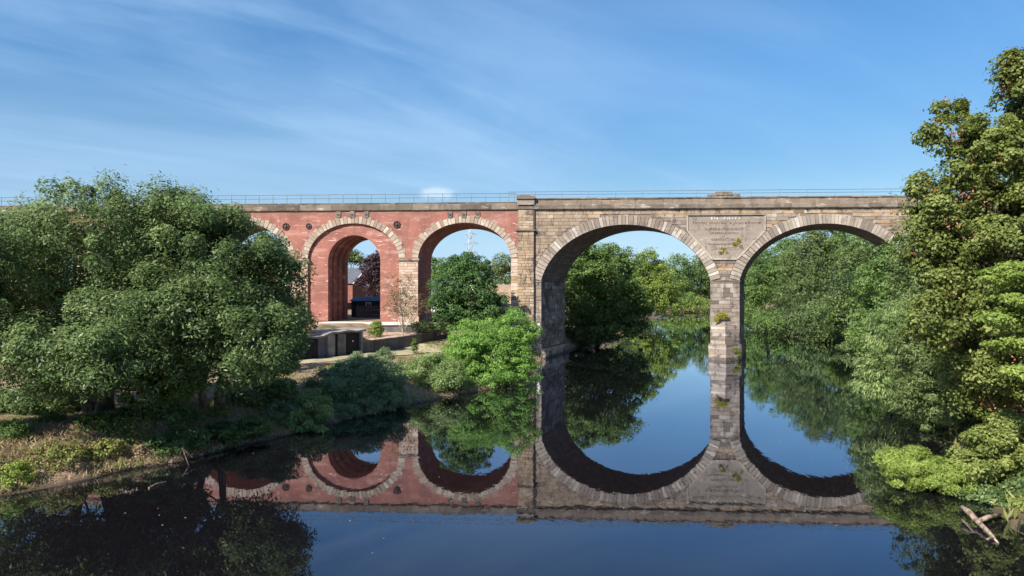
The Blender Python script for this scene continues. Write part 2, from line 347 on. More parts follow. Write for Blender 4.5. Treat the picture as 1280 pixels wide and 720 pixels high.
# the line of the outhouse and low wall; everything north-west of it is the raised garden level
WALLLINE = np.array([(-120, 40), (-60, 52), (-34, 60), (-20.8, 67.8), (-16.3, 74.4), (-8.6, 84.0), (-3, 93), (-3, 102), (8, 125), (14, 170), (10, 250), (10, 420)], float)
UPPER = np.vstack([WALLLINE, [(-3000, 420), (-3000, 40)]])
def hnoise(x, y):
    return (np.sin(x*.61+1.3)*np.cos(y*.47+.4)+.5*np.sin(x*1.37+y*.9)+.35*np.sin(x*2.9-y*2.3+1)+.2*np.cos(x*5.1+y*4.2))*.5
def th(x, y):
    x = np.asarray(x, float); y = np.asarray(y, float)
    sh = x.shape; x = x.ravel(); y = y.ravel()
    d = seg_dist(x, y, RIV); ins = inside(x, y, RIV)
    left = x < np.interp(y, [p[1] for p in LEFT], [p[0] for p in LEFT])+4
    low = 1.5+1.1*ss(y, 76, 87)
    zl = low*ss(d, -.6, 4.5)+.10*hnoise(x, y)*ss(d, 0, 3)
    u = inside(x, y, UPPER); du = seg_dist(x, y, WALLLINE, False)
    zu = low+(3.15-low)*ss(du, .8, 1.8)+1.3*ss(du, 3.0, 6.0)
    near = ss(y, 40, 60)
    zl = np.where(u, zl*(1-near)+near*zu, zl)
    zr = 5.5*ss(d, -.5, 16)+.15*hnoise(x, y)*ss(d, 0, 3)
    z = np.where(left, zl, zr)
    z = z + 1.5*ss(d, 60, 300)
    z = np.where(ins, -1.6*ss(d, 0, 2.5)-.12, z)
    return z.reshape(sh)
def thz(x, y): return float(th(np.array([x]), np.array([y]))[0])
def axis(lo, hi, step, far_lo, far_hi, g=1.25):
    a = list(np.arange(lo, hi+.01, step)); s = step
    v = a[-1]
    while v < far_hi: s *= g; v += s; a.append(v)
    v = a[0]; s = step
    while v > far_lo: s *= g; v -= s; a.insert(0, v)
    return np.array(a)
xs = axis(-42, 60, .6, -6000, 6000); ys = axis(18, 125, .6, -600, 9000)
gx, gy = np.meshgrid(xs, ys); gz = th(gx, gy)
nx, ny = len(xs), len(ys)
def grid_mesh(name, gx, gy, gz):
    ny, nx = gx.shape
    me = bpy.data.meshes.new(name); me.vertices.add(nx*ny)
    me.vertices.foreach_set('co', np.stack([gx, gy, gz], -1).astype(np.float32).ravel())
    i = np.arange((ny-1)*(nx-1)); r = i//(nx-1); c = i % (nx-1); a = r*nx+c
    q = np.stack([a, a+1, a+nx+1, a+nx], 1)
    me.loops.add(q.size); me.polygons.add(len(q))
    me.loops.foreach_set('vertex_index', q.ravel().astype(np.int32))
    me.polygons.foreach_set('loop_start', (np.arange(len(q))*4).astype(np.int32))
    me.polygons.foreach_set('use_smooth', np.ones(len(q), bool))
    me.update(calc_edges=True); return me
link('ground', grid_mesh('ground', gx, gy, gz), MAT['ground'], kind='structure')
wm = MB(); wm.add([(-150, -300, 0), (320, -300, 0), (320, 500, 0), (-150, 500, 0)], [(0, 1, 2, 3)])
wo = wm.build('river_water', MAT['water'], kind='structure')
# worn path along the bank, laid just over the ground
def ribbon(name, pts, width, m, lift=.03):
    P = [Vector((a, b, 0)) for a, b in pts]; Q = []
    for i in range(len(P)-1):
        k = max(2, int((P[i+1]-P[i]).length/.6)); Q += [P[i].lerp(P[i+1], j/k) for j in range(k)]
    Q.append(P[-1]); rows = []
    for i, p in enumerate(Q):
        d = (Q[min(i+1, len(Q)-1)]-Q[max(i-1, 0)]).normalized(); s = Vector((-d.y, d.x, 0)); wd = width*(1+.12*math.sin(i*.9))
        rows.append([p+s*wd*t for t in (-.5, -.25, 0, .25, .5)])
    gx = np.array([[q.x for q in r] for r in rows]); gy = np.array([[q.y for q in r] for r in rows])
    return link(name, grid_mesh(name, gx, gy, th(gx, gy)+lift), m, kind='structure')
ribbon('footpath', [(-60, 40), (-42, 44), (-31, 47.5), (-26, 50.5), (-23, 57), (-20.4, 64), (-17.6, 69), (-14.4, 75.0), (-8.2, 82.5), (-4.5, 86.5), (-1.3, 95)], 2.2, MAT['path'], .04)
ribbon('trodden_grass', [(-16, 70.5), (-12, 74.5), (-5.5, 80.5), (-2.2, 86)], 3.4, MAT['path'], .06)

# ------------------------------------------------------------------ viaduct
TH = R(3.353); DD = 83.6
Y0 = DD/math.cos(TH)
def face(px, py=360., d=0.):
    Y = (DD+d)/(math.cos(TH)+(px-640)/F*math.sin(TH)); X = (px-640)/F*Y
    return (X*math.cos(TH)-(Y-Y0)*math.sin(TH), H+(360-py)/F*Y)
fs = lambda px: face(px)[0]
def wl(s, d, z=0):
    return Vector((s*math.cos(TH)+d*math.sin(TH), Y0-s*math.sin(TH)+d*math.cos(TH), z))
via = empty('railway_viaduct', (0, Y0, 0), -TH, label='long railway viaduct of red brick arches joined to sandstone arches over the river', cat='viaduct')
DEP = 9.0; SK = .338
PITCH = fs(580.5)-fs(441.5)
BC = [fs(580.5)-PITCH*k for k in range(9)]; BA = 58.4/10.16; BB = 46.5/10.16; BZ = H+(360-325)/10.16
BSPR = BZ+.25
STC = [fs(781.5), fs(1033)]; SA, SB, SZ = 10.45, 8.65, 7.68; SSPR = 9.52
WTOP = 18.2; ZG = 3.6
def ell(c, a, b, zc, zs, n=36, inner_w=None):
    """points from right springing over the crown to the left springing"""
    t0 = math.asin((zs-zc)/b)
    return [(c+a*math.cos(t), zc+b*math.sin(t)) for t in np.linspace(t0, math.pi-t0, n)]
SPLIT = fs(648)
# brick body
poly = [(SPLIT, WTOP), (SPLIT, -1.5 if False else 1.0)]
for c in BC:
    pts = ell(c, BA, BB, BZ, BSPR)
    poly += [(pts[0][0], 1.0)]+pts+[(pts[-1][0], 1.0)]
poly += [(BC[-1]-PITCH/2, 1.0), (BC[-1]-PITCH/2-25, 1.0), (BC[-1]-PITCH/2-25, WTOP)]
MB().prism(poly, 0, DEP-.02).build('brick_wall', MAT['brick'], via)
# sandstone body with its skewed vaults
AXR = fs(1275)
def stone_body():
    me = bpy.data.meshes.new('sandstone_core'); bm = bmesh.new(); uvl = bm.loops.layers.uv.new('UVMap')
    poly = [(AXR, WTOP), (AXR, -1.5)]; soff = []
    for c in STC[::-1]:
        pts = ell(c, SA, SB, SZ, SSPR, 60); i0 = len(poly)
        poly += [(pts[0][0], -1.5)]+pts+[(pts[-1][0], -1.5)]; soff += list(range(i0, len(poly)-1))
    poly += [(SPLIT+.02, -1.5), (SPLIT+.02, WTOP)]
    d0, d1 = .06, DEP; n = len(poly)
    fr = [bm.verts.new((x, d0, z)) for x, z in poly]; bk = [bm.verts.new((x+SK*(d1-d0), d1, z)) for x, z in poly]; acc = 0
    for i in range(n):
        j = (i+1) % n; f = bm.faces.new((fr[i], fr[j], bk[j], bk[i])); L = math.dist(poly[i], poly[j])
        for lp, (u, v) in zip(f.loops, ((0, acc), (0, acc+L), (9.4, acc+L), (9.4, acc))): lp[uvl].uv = (u, v)
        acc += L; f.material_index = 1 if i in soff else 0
    # front and back as strips above each vault and rectangles for the piers
    cols = []
    for c in STC:
        pts = ell(c, SA, SB, SZ, SSPR, 60)[::-1]; cols += [(pts[i], pts[i+1]) for i in range(59)]
    e = [ell(c, SA, SB, SZ, SSPR, 60) for c in STC]
    for x0, x1 in ((SPLIT+.02, e[0][-1][0]), (e[0][0][0], e[1][-1][0]), (e[1][0][0], AXR)): cols.append(((x0, -1.5), (x1, -1.5)))
    for (xa, za), (xb, zb) in cols:
        for d, q in ((d0, 0), (d1, SK*(d1-d0))):
            bm.faces.new([bm.verts.new(v) for v in ((xa+q, d, za), (xb+q, d, zb), (xb+q, d, WTOP), (xa+q, d, WTOP))])
    bmesh.ops.remove_doubles(bm, verts=bm.verts, dist=.001)
    bmesh.ops.recalc_face_normals(bm, faces=bm.faces)
    bm.to_mesh(me); bm.free(); me.attributes.new('tone', 'FLOAT', 'FACE')
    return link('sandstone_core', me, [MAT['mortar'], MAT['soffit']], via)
stone_body()
# --- loose stones: each is 8 corners, front quad smaller and proud
STONES = []          # (area, verts, material key, tone)
QF = [(4, 5, 6, 7), (0, 4, 7, 3), (1, 2, 6, 5), (0, 1, 5, 4), (3, 7, 6, 2)]
def stone4(c4, dback, dfront, mk, tone=None, inset=.018, mapf=None, store=STONES, wt=1.):
    cx = sum(p[0] for p in c4)/4; cz = sum(p[1] for p in c4)/4
    def ins(p, k):
        dx, dz = cx-p[0], cz-p[1]; return (p[0]+k*(1 if dx > 0 else -1), p[1]+k*(1 if dz > 0 else -1))
    j = lambda: random.uniform(-.006, .006)
    b = [(*ins(p, .006), dback) for p in c4]; fjit = random.uniform(-.015, .012)
    f = [(ins(p, inset)[0]+j(), ins(p, inset)[1]+j(), dfront+fjit+random.uniform(-.018, .018)) for p in c4]
    mp = mapf or (lambda s, z, d: (s, d, z))
    vs = [mp(*p) for p in b+f]
    xx = [p[0] for p in c4]; zz = [p[1] for p in c4]
    area = abs(sum(c4[i][0]*c4[(i+1) % 4][1]-c4[(i+1) % 4][0]*c4[i][1] for i in range(4)))/2
    store.append((area*wt, vs, mk, random.random() if tone is None else tone))
BED = {}
def course(s0, s1, z0, z1, mk, wmin, wmax, dback=.07, dfront=0., mapf=None, wt=1., store=None):
    s = s0; ct = BED.setdefault(round(z0, 2), random.random())
    while s < s1-.05:
        wd = random.uniform(wmin, wmax)
        if s1-(s+wd) < wmin*.6: wd = s1-s
        stone4([(s, z0), (s+wd, z0), (s+wd, z1), (s, z1)], dback, dfront, mk, tone=min(1, max(0, .32*ct+.68*random.random()+(.3 if random.random() < .08 else 0)-(.35 if random.random() < .12 else 0))), mapf=mapf, wt=wt, store=STONES if store is None else store); s += wd
P0, P1 = fs(647.2), fs(667.3)          # pilaster
PAN_L, PAN_R = fs(859.4), fs(956); PTOP = face(907, 268.4)[1]; PSH = face(907, 288.5)[1]; PBOT = face(907, 323.6)[1]
PB_L, PB_R = fs(890.6), fs(921.4)
def ring_int(c, z, t=1.22):
    q = (z-SZ)/(SB+t)
    if z < SSPR-.1 or q >= 1: return None
    h = (SA+t)*math.sqrt(1-q*q); return (c-h, c+h)
z = SSPR+.05
while z < WTOP-.1:
    h = random.choice((.33, .36, .40, .44)); z1 = min(z+h, WTOP-.02)
    if WTOP-z1 < .15: z1 = WTOP-.02
    zm = (z+z1)/2; blocks = []
    for c in STC:
        r = ring_int(c, z+.04)
        if r: blocks.append(r)
    if z1 > PBOT and z < PTOP:
        k = min(1, max(0, (zm-PBOT)/(PSH-PBOT)))
        blocks.append((PB_L+(PAN_L-PB_L)*k-.1, PB_R+(PAN_R-PB_R)*k+.1))
    blocks.sort(); s = P1+.04
    for a, b in blocks+[(AXR, AXR)]:
        if a-s > .12: course(s, a, z, z1, 'buff' if s < fs(690) or random.random() < .42 else 'grey', .5, 1.35, wt=.5)
        s = max(s, b)
    z = z1
# pilaster stones, full height, wider above the string course
z = .9; ZS = face(657, 288.5)[1]
while z < WTOP-.05:
    h = random.choice((.30, .34, .38)); z1 = min(z+h, WTOP-.02)
    if z < ZS < z1+.1: z1 = ZS
    pr = -.30 if z < ZS-.01 else -.24
    course(P0+(.0 if z < ZS-.01 else .08), P1-(.0 if z < ZS-.01 else .08), z, z1, 'buff', .45, 1.1, .07, pr, wt=1.3)
    z = z1
MB().box(((P0+P1)/2, -.12, (WTOP+.5)/2), (P1-P0-.06, .20, WTOP-.55)).build('pilaster_core', MAT['mortar'], via)
MB().box(((P0+P1)/2, -.13, ZS+.04), (P1-P0+.42, .56, .17), tone=.2).build('string_course', MAT['cornice'], via)
# abutment strip between the pilaster and arch one, below springing
AL = STC[0]-SA*math.sqrt(1-((SSPR-SZ)/SB)**2); AR = STC[0]+SA*math.sqrt(1-((SSPR-SZ)/SB)**2)
BL = STC[1]-SA*math.sqrt(1-((SSPR-SZ)/SB)**2); BR = STC[1]+SA*math.sqrt(1-((SSPR-SZ)/SB)**2)
def zcourses(z0, z1, hs):
    z = z0; out = []
    while z < z1-.02:
        h = random.choice(hs); e = min(z+h, z1)
        if z1-e < .15: e = z1
        out.append((z, e)); z = e
    return out
for a, b in zcourses(-.6, SSPR-.12, (.42, .5, .55)):
    course(P1+.04, AL+.03, a, b, 'grey', .5, .9)
    course(0, DEP, a, b, 'grey', .9, 1.6, -.02, .05, mapf=lambda t, z, d: (AL+SK*t+d, t+.06, z), wt=1.2)
    course(BR-.03, BR+4, a, b, 'grey', .6, 1.2, wt=.3)
for a, b in zcourses(1.9, SSPR-.12, (.42, .52, .6)):
    course(AR-.03, BL+.03, a, b, 'grey', .75, 1.6, .07, -.01, wt=2)
    course(0, DEP, a, b, 'grey', .9, 1.6, -.02, .04, mapf=lambda t, z, d: (BL+SK*t-d+.0, t+.06, z) if False else (BL+SK*t+d, t+.06, z), wt=.35)
# string bands at springing level of arches one and two
for a, b, nm in ((P1+.04, AL+.10, 0), (AR-.10, BL+.10, 1), (BR-.10, BR+5, 2)):
    MB().prism([(a, SSPR-.12), (b, SSPR-.12), (b, SSPR+.03), (a, SSPR+.03)], -.07, DEP, shift=SK if nm != 5 else 0, tone=.3).build('springing_band', MAT['cornice'], via)
# stones facing the brick arches' piers and the right jamb of the last brick arch
ZI = BSPR
for k in range(0, 5):
    l = BC[k+1]+BA; r = BC[k]-BA
    for a, b in zcourses(3.2, ZI-.42, (.30, .34, .38)):
        course(l+.0, r-.0, a, b, 'pink', .5, 1.3, .02, -.07, wt=1.2 if k < 2 else .3)
    MB().box(((l+r)/2, .02, ZI-.17), (r-l+.34, .5, .20), tone=.6).box(((l+r)/2, .02, ZI-.34), (r-l+.18, .36, .14), tone=.5).box(((l+r)/2, DEP/2, ZI-.17), (r-l+.24, DEP-.6, .20), tone=.4).build('impost', MAT['grey'], via)
    MB().box(((l+r)/2, .0, 5.0), (r-l+.22, .40, .16), tone=.6).box(((l+r)/2, .0, 4.2), (r-l+.16, .34, 1.4), tone=.5).build('pier_plinth', MAT['pink'], via)
for a, b in zcourses(1.2, ZI-.1, (.34, .40, .46)):
    q = BC[0]+BA; wd = P0-q
    stone4([(q-.01, a), (P0, a), (P0, b), (q-.01, b)], .02, -.06, 'pink' if random.random() < .6 else 'buff')
# --- voussoirs
VN = 0
def voussoirs(c, a, b, zc, zs, n, tfun, mk, proud, skip=None):
    global VN
    t0 = math.asin((zs-zc)/b); tt = np.linspace(t0, math.pi-t0, 400)
    xy = np.stack([c+a*np.cos(tt), zc+b*np.sin(tt)], 1); cum = np.concatenate([[0], np.cumsum(np.hypot(*np.diff(xy, axis=0).T))])
    # stone ends evenly spaced along the arc, a little irregular
    ed = np.linspace(0, cum[-1], n+1); ed[1:-1] += np.random.default_rng(int(abs(c)*10)).uniform(-.075, .075, n-1)
    ta = np.interp(ed, cum, tt)
    for i in range(n):
        th_ = tfun(i); q = []
        for t, o in ((ta[i], 0), (ta[i+1], 0), (ta[i+1], th_), (ta[i], th_)):
            nrm = Vector((math.cos(t)/a, math.sin(t)/b)).normalized(); q.append(Vector((c+a*math.cos(t)+nrm.x*o, zc+b*math.sin(t)+nrm.y*o)))
        ctr = sum(q, Vector((0, 0)))/4; sh = lambda k: [ctr+(p-ctr)*k for p in q]
        m = MB(); pd = -proud+random.uniform(-.03, .02)
        arc = (q[1]-q[0]).length; g = .02
        def inset(e):
            e1 = (q[1]-q[0]).normalized()*e; e2 = (q[2]-q[1]).normalized()*e
            return [q[0]+e1+e2, q[1]-e1+e2, q[2]-e1-e2, q[3]+e1-e2]
        bq, fq = inset(.012), inset(.030)
        m.add([(p.x, .08, p.y) for p in bq]+[(p.x, pd+random.uniform(-.012, .012), p.y) for p in fq], QF, 0, random.random())
        m.build('voussoir', MAT[mk], via); VN += 1
for c in STC: voussoirs(c, SA, SB, SZ, SSPR, 60, lambda i: 1.22+random.uniform(-.05, .04), 'ring', .06)
for k, c in enumerate(BC[:5]):
    voussoirs(c, BA, BB, BZ, BSPR, 35, lambda i: (1.02 if i % 2 else .84)+random.uniform(-.10, .08), 'pale', .05)
# --- emit stones: the 300 largest as parts, the rest as one mesh of stuff
order = sorted(range(len(STONES)), key=lambda i: -STONES[i][0])
rest = {}
for rank, i in enumerate(order):
    a, vs, mk, tone = STONES[i]
    if rank < 300:
        MB().add(vs, QF, 0, tone).build('stone_block', MAT[mk], via)
    else:
        rest.setdefault(mk, MB()).add(vs, QF, 0, tone)
keys = list(rest); big = MB()
for mi, mk in enumerate(keys):
    r = rest[mk]; b0 = len(big.v); big.v += r.v; big.f += [[q+b0 for q in f] for f in r.f]; big.m += [mi]*len(r.f); big.t += r.t
big.build('small_walling_stones', [MAT[k] for k in keys], via, kind='stuff')
print('stones', len(STONES), 'voussoirs', VN)
# --- the narrower inner arch of brick built inside the fourth arch
RA = 33.3/10.07; cc = fs(441.8); RZ = H+(360-327)/10.07
MB_in = None
bands = [(.28, 1.7, 0.), (1.7, 2.7, .32), (2.7, 4.0, .05), (4.0, 5.0, .36), (5.0, 6.3, .06), (6.3, 7.3, .36), (7.3, 8.7, .04)]
rb = MB()
for d0, d1, g in bands:
    o = ell(BC[1], BA+.03, BB+.03, BZ, BSPR, 40); inn = ell(cc, RA+g, RA+g, RZ, RZ+.001, 40)[::-1]
    rb.prism([(o[0][0], 4.2)]+o+[(o[-1][0], 4.2)]+[(inn[0][0], 4.2)]+inn+[(inn[-1][0], 4.2)], d0, d1-.003)
rb.build('inner_brick_arch', MAT['brick'], via)
MB().box((fs(397.5), -.1, 3.6), (fs(409)-fs(386), 1.0, 1.75)).build('brick_footing', MAT['brick'], via)
# --- cornice, coping and parapet
def run(name, s0, s1, L, z0, z1, d0, d1, mk, jit=.01, topround=0):
    s = s0
    while s < s1-.02:
        e = min(s+L*random.uniform(.85, 1.15), s1)
        if s1-e < L*.4: e = s1
        m = MB(); j = random.uniform(-jit, jit)
        zt = z1-topround
        pf = [(d1, z0), (d0+j+.10, z0), (d0+j, z0+.12), (d0+j, zt), (d0+j+topround, z1), (d1, z1)] if topround or name == 'cornice_stone' else [(d1, z0), (d0+j, z0), (d0+j, z1+j*.6), (d1, z1+j*.6)]
        n = len(pf); a, b = s+.008, e-.008
        m.add([(a, y, z) for y, z in pf]+[(b, y, z) for y, z in pf], [list(range(n)), list(range(2*n-1, n-1, -1))]+[[i, i+n, (i+1) % n+n, (i+1) % n] for i in range(n)], 0, random.random())
        m.build(name, MAT[mk], via); s = e
ZC1 = face(450, 256.2)[1]; ZC2 = face(450, 253.9)[1]
SL = BC[-1]-PITCH/2-25
run('cornice_stone', fs(-60), P0-.1, 2.0, WTOP-.02, ZC1, -.20, .9, 'cornice', .012, .04)
run('cornice_stone', SL, fs(-60), 12.0, WTOP-.02, ZC1, -.20, .9, 'cornice', .012, .04)
run('coping_stone', fs(-60), P0-.1, 2.6, ZC1+.002, ZC2, -.12, .6, 'coping', .012)
run('coping_stone', SL, fs(-60), 12.0, ZC1+.002, ZC2, -.12, .6, 'coping', .012)
ZP0 = face(780, 255.6)[1]; ZP1 = face(780, 248.6)[1]; ZP2 = face(780, 247.0)[1]
run('cornice_stone', P0-.1, AXR, 1.9, WTOP-.02, ZP0, -.26, .9, 'cornice', .012, .06)
run('parapet_stone', P1+.05, AXR, 1.15, ZP0+.002, ZP1, -.06, .40, 'parapet', .02)
run('coping_stone', P1+.05, AXR, 1.5, ZP1+.004, ZP2, -.16, .50, 'cornice', .02)
MB().box(((P0+P1)/2, .05, (ZP0+ZP1)/2+.02), (P1-P0, .95, ZP1-ZP0+.02), tone=.6).build('parapet_pier', MAT['grey'], via)
m = MB(); zz0 = ZP1+.03
m.prism([(P0-.12, zz0), (P1+.12, zz0), (P1+.14, zz0+.34), (P1-.1, zz0+.46), (P0+.1, zz0+.46), (P0-.14, zz0+.34)], -.60, .70, tone=.5); m.build('pier_cap', MAT['cornice'], via)
MB().box((fs(905), .16, ZP2+.14), (fs(925)-fs(885), .60, .34), tone=.6).box((fs(905), .14, ZP2+.40), (fs(915)-fs(895), .72, .40), tone=.7).build('parapet_centre_block', MAT['cornice'], via)
deck = MB().box((-20, 4.7, WTOP+.2), (190, 7.4, .5)); deck.build('track_bed', MAT['concrete'], via)
# --- downpipe beside the pilaster
dp = MB(); sx = P1+.10; dp.bar((sx, -.10, WTOP-.05), (sx, -.10, face(667, 411)[1]), .07, 8)
for zz in np.arange(4, 18, 1.8): dp.box((sx, -.08, zz), (.22, .12, .09))
dp.build('downpipe', MAT['iron'], via)
# --- inscribed panel
pan = [(PAN_L, PTOP), (PAN_R, PTOP), (PAN_R, PSH), (PB_R, PBOT), (PB_L, PBOT), (PAN_L, PSH)]
po = MB().prism(pan, -.015, .12, tone=.6).build('inscription_panel', MAT['panel'], via)
fr = MB()
for i in range(6):
    a, b = Vector(pan[i]), Vector(pan[(i+1) % 6]); d = (b-a).normalized(); n = Vector((-d.y, d.x))*.11; wd = .22 if i == 0 else .11
    a2, b2 = a-d*.06, b+d*.06
    fr.prism([tuple(a2+n), tuple(b2+n), tuple(b2-n*.6), tuple(a2-n*.6)], -.17 if i == 0 else -.12, .05, tone=.8 if i else .3)
fr.build('panel_moulding', MAT['ring'], po)
mr = MB()
for zr in [PTOP-.62-.60*k for k in range(8)]:                    # joints of the panel's ashlar, as narrow sunk-looking beads
    if zr > PBOT+.1:
        k = min(1, max(0, (zr-PBOT)/(PSH-PBOT))); l = PB_L+(PAN_L-PB_L)*k+.2; r = PB_R+(PAN_R-PB_R)*k-.2
        mr.box(((l+r)/2, -.016, zr), (r-l, .006, .03))
mr.build('panel_joint', MAT['mortar'], po)
def text(body, px, py, hpx, wpx, mk):
    cu = bpy.data.curves.new('t', 'FONT'); cu.body = body; cu.align_x = 'CENTER'; cu.align_y = 'CENTER'; cu.size = 1; cu.extrude = .02; cu.resolution_u = 1
    ob = bpy.data.objects.new('t', cu); COL.objects.link(ob); dg = bpy.context.evaluated_depsgraph_get(); dg.update()
    me = bpy.data.meshes.new_from_object(ob.evaluated_get(dg)); bpy.data.objects.remove(ob)
    me.attributes.new('tone', 'FLOAT', 'FACE')
    xs_ = [v.co.x for v in me.vertices]; ys_ = [v.co.y for v in me.vertices]
    kx = wpx/10.37/(max(xs_)-min(xs_)); ky = hpx/10.37/(max(ys_)-min(ys_)); s0, z0 = face(px, py)
    for v in me.vertices: v.co = ((v.co.x)*kx+s0, -.03-v.co.z, v.co.y*ky+z0)
    link('lettering', me, MAT[mk], po)
text('ENGINEERS', 907, 273.2, 2.9, 36, 'letter_light')
text('THOMAS GRAINGER', 886.8, 278.6, 2.9, 43, 'letter_dark')
text('& JOHN BOURNE', 931.2, 278.6, 2.9, 38, 'letter_dark')
text('SUPERINTENDENT', 905, 286.4, 3.0, 48, 'letter_dark')
text('JOSEPH DIXON', 905, 291.3, 2.8, 34, 'letter_dark')
text('CONTRACTORS', 904, 299.5, 2.8, 30, 'letter_dark')
text('TROWSDALE JACKSON', 902, 305.2, 2.6, 34, 'letter_dark')
text('& GARBUTT', 904, 310.6, 2.4, 18, 'letter_dark')
# --- pattress plates and round tie plates
for x in (423, 440.6, 458, 562.5, 579.8, 596.8):
    s0, z0 = face(x, 268.2); MB().box((s0, -.05, z0), (.58, .12, .82), tone=.1).box((s0, -.13, z0-.02), (.14, .10, .14), 0, 1).box((s0, -.12, z0), (.42, .04, .05), 0, 1).build('pattress_plate', [MAT['grey'], MAT['iron']], via)
for x, y, r_ in ((357.5, 283.2, .42), (386, 282.6, .34), (496.2, 280.6, .42)):
    s0, z0 = face(x, y); m = MB()
    for k in range(8):
        t = k*math.pi/4; t2 = t+math.pi/4; m.bar((s0, -.10, z0), (s0+r_*math.cos(t), -.08, z0+r_*math.sin(t)), .045, 4)
        m.bar((s0+r_*math.cos(t), -.08, z0+r_*math.sin(t)), (s0+r_*math.cos(t2), -.08, z0+r_*math.sin(t2)), .05, 4)
    m.bar((s0, 0, z0), (s0, -.20, z0), .11, 8); m.build('tie_plate', MAT['iron'], via)
# --- cutwater of the river pier
pc = (AR+BL)/2; pw = (BL-AR)/2
def cutwater(z0, z1, hw, nose, nz, name='cutwater_stone'):
    for a, b in zcourses(z0, z1, nz):
        j = random.uniform(-.03, .03); g = .012
        for sd in (-1, 1):
            m = MB(); x0, x1 = pc+sd*(hw+j), pc+sd*g-.25
            pl = [(x0, .2), (x0, -.10), (x1, -nose+j), (x1, .2)]
            if sd > 0: pass
            vs = [(x, y, zz) for zz in (a+g, b-g) for x, y in pl]
            m.add(vs, [(0, 1, 2, 3), (7, 6, 5, 4), (0, 4, 5, 1), (1, 5, 6, 2), (2, 6, 7, 3), (3, 7, 4, 0)], 0, random.random()); m.build(name, MAT['grey'], via)
            m2 = MB()
cutwater(-1.5, 1.95, pw+.22, 1.55, (.42, .5, .55))
cutwater(1.95, 4.0, pw-.03, 1.15, (.42, .5))
m = MB(); hw = pw-.05
m.add([(pc-hw, 0.05, 4.0), (pc-hw, -.1, 4.0), (pc-.25, -1.12, 4.0), (pc+hw, -.1, 4.0), (pc+hw, .05, 4.0), (pc-.1, .05, 5.0)], [(0, 1, 5), (1, 2, 5), (2, 3, 5), (3, 4, 5)], 0, .35)
m.build('cutwater_cap', MAT['grey'], via)
base = MB()
for hw, z0, z1, no in ((pw+.19, -1.6, 1.93, 1.52), (pw-.06, 1.9, 3.98, 1.12)):
    base.add([(pc+x, y, zz) for zz in (z0, z1) for x, y in ((-hw, .25), (-hw, -.07), (-.25, -no), (hw, -.07), (hw, .25))], [(0, 1, 2, 3, 4), (9, 8, 7, 6, 5), (0, 5, 6, 1), (1, 6, 7, 2), (2, 7, 8, 3), (3, 8, 9, 4)])
base.prism([(BL-.1, -1.5), (BL+.24, -1.5), (BL+.24, 1.8), (BL-.1, 1.9)], 0, DEP, shift=SK)
base.build('cutwater_core', MAT['mortar'], via); base = MB()
base.prism([(AL-.1, -1.5), (AL+.5, -1.5), (AL+.42, 1.1), (AL-.1, 1.3)], -.1, DEP+.3, shift=SK)
base.build('abutment_footing', MAT['mortar'], via)
fb = []
for a, b in zcourses(-.9, 1.25, (.5, .6)):
    course(0, DEP+.2, a, b, 'grey', 1.0, 1.8, .4, .52, mapf=lambda t, z, d: (AL+SK*t+d, t-.05, z), store=fb)
ft = MB()
for a, vs, mk, tn in fb: ft.add(vs, QF, 0, tn)
ft.build('abutment_footing_stones', MAT['grey'], via, kind='stuff')

# --- railings on the viaduct
def railing(s0, s1, d, z0, z1, step, rails, label):
    r = empty('metal_railing', wl((s0+s1)/2, d, z0), -TH, label=label, cat='railing', group='railings along the top of the viaduct')
    off = (s0+s1)/2; n = int((s1-s0)/step)
    pm = MB().bar((0, 0, 0), (0, 0, z1-z0), .034, 5).mesh('post')
    pm.materials.append(MAT['rail'])
    for i in range(n+1):
        o = bpy.data.objects.new('post', pm); COL.objects.link(o); o.parent = r; o.location = (s0+i*step-off, 0, 0)
    for q in rails: MB().bar((s0-off, 0, q-z0), (s1-off, 0, q-z0), .034, 4).build('rail', MAT['rail'], r)
ztop = face(450, 243.2)[1]; zmid = face(450, 247.9)[1]
railing(fs(-80), P0-.2, -.05, ZC2, ztop, 1.78, (ztop, zmid), 'thin grey two-rail railing above the red brick arches')
zt2 = H+(360-240.2)/F*(Y0+1.5)
railing(P0-1.2, AXR, 1.3, WTOP+.4, zt2, 3.3, (zt2, zt2-.35), 'thin grey railing rising behind the sandstone parapet')

# ------------------------------------------------------------------ foliage
def leaf_mesh(name, P, Nn, L, Wd, tone, T=None):
    n = len(P)
    if T is None: T = RNG.normal(size=(n, 3))
    T = T - Nn*np.sum(T*Nn, 1, keepdims=True); T /= np.linalg.norm(T, axis=1, keepdims=True)+1e-9
    B = np.cross(Nn, T); L = np.broadcast_to(L, (n,))[:, None]; Wd = np.broadcast_to(Wd, (n,))[:, None]
    V = np.empty((n, 4, 3), np.float32)
    V[:, 0] = P-T*L*.5; V[:, 1] = P-B*Wd*.5+Nn*Wd*.18; V[:, 2] = P+T*L*.5; V[:, 3] = P+B*Wd*.5+Nn*Wd*.18
    me = bpy.data.meshes.new(name); me.vertices.add(4*n); me.vertices.foreach_set('co', V.ravel())
    me.loops.add(4*n); me.polygons.add(n); me.loops.foreach_set('vertex_index', np.arange(4*n, dtype=np.int32))
    me.polygons.foreach_set('loop_start', (np.arange(n)*4).astype(np.int32)); me.update(calc_edges=True)
    at = me.attributes.new('tone', 'FLOAT', 'FACE'); at.data.foreach_set('value', np.clip(tone, 0, 1).astype(np.float32))
    return me
def rdir(n, up=0.):
    v = RNG.normal(size=(n, 3)); v[:, 2] += up; return v/np.linalg.norm(v, axis=1, keepdims=True)
TOTAL = [0]
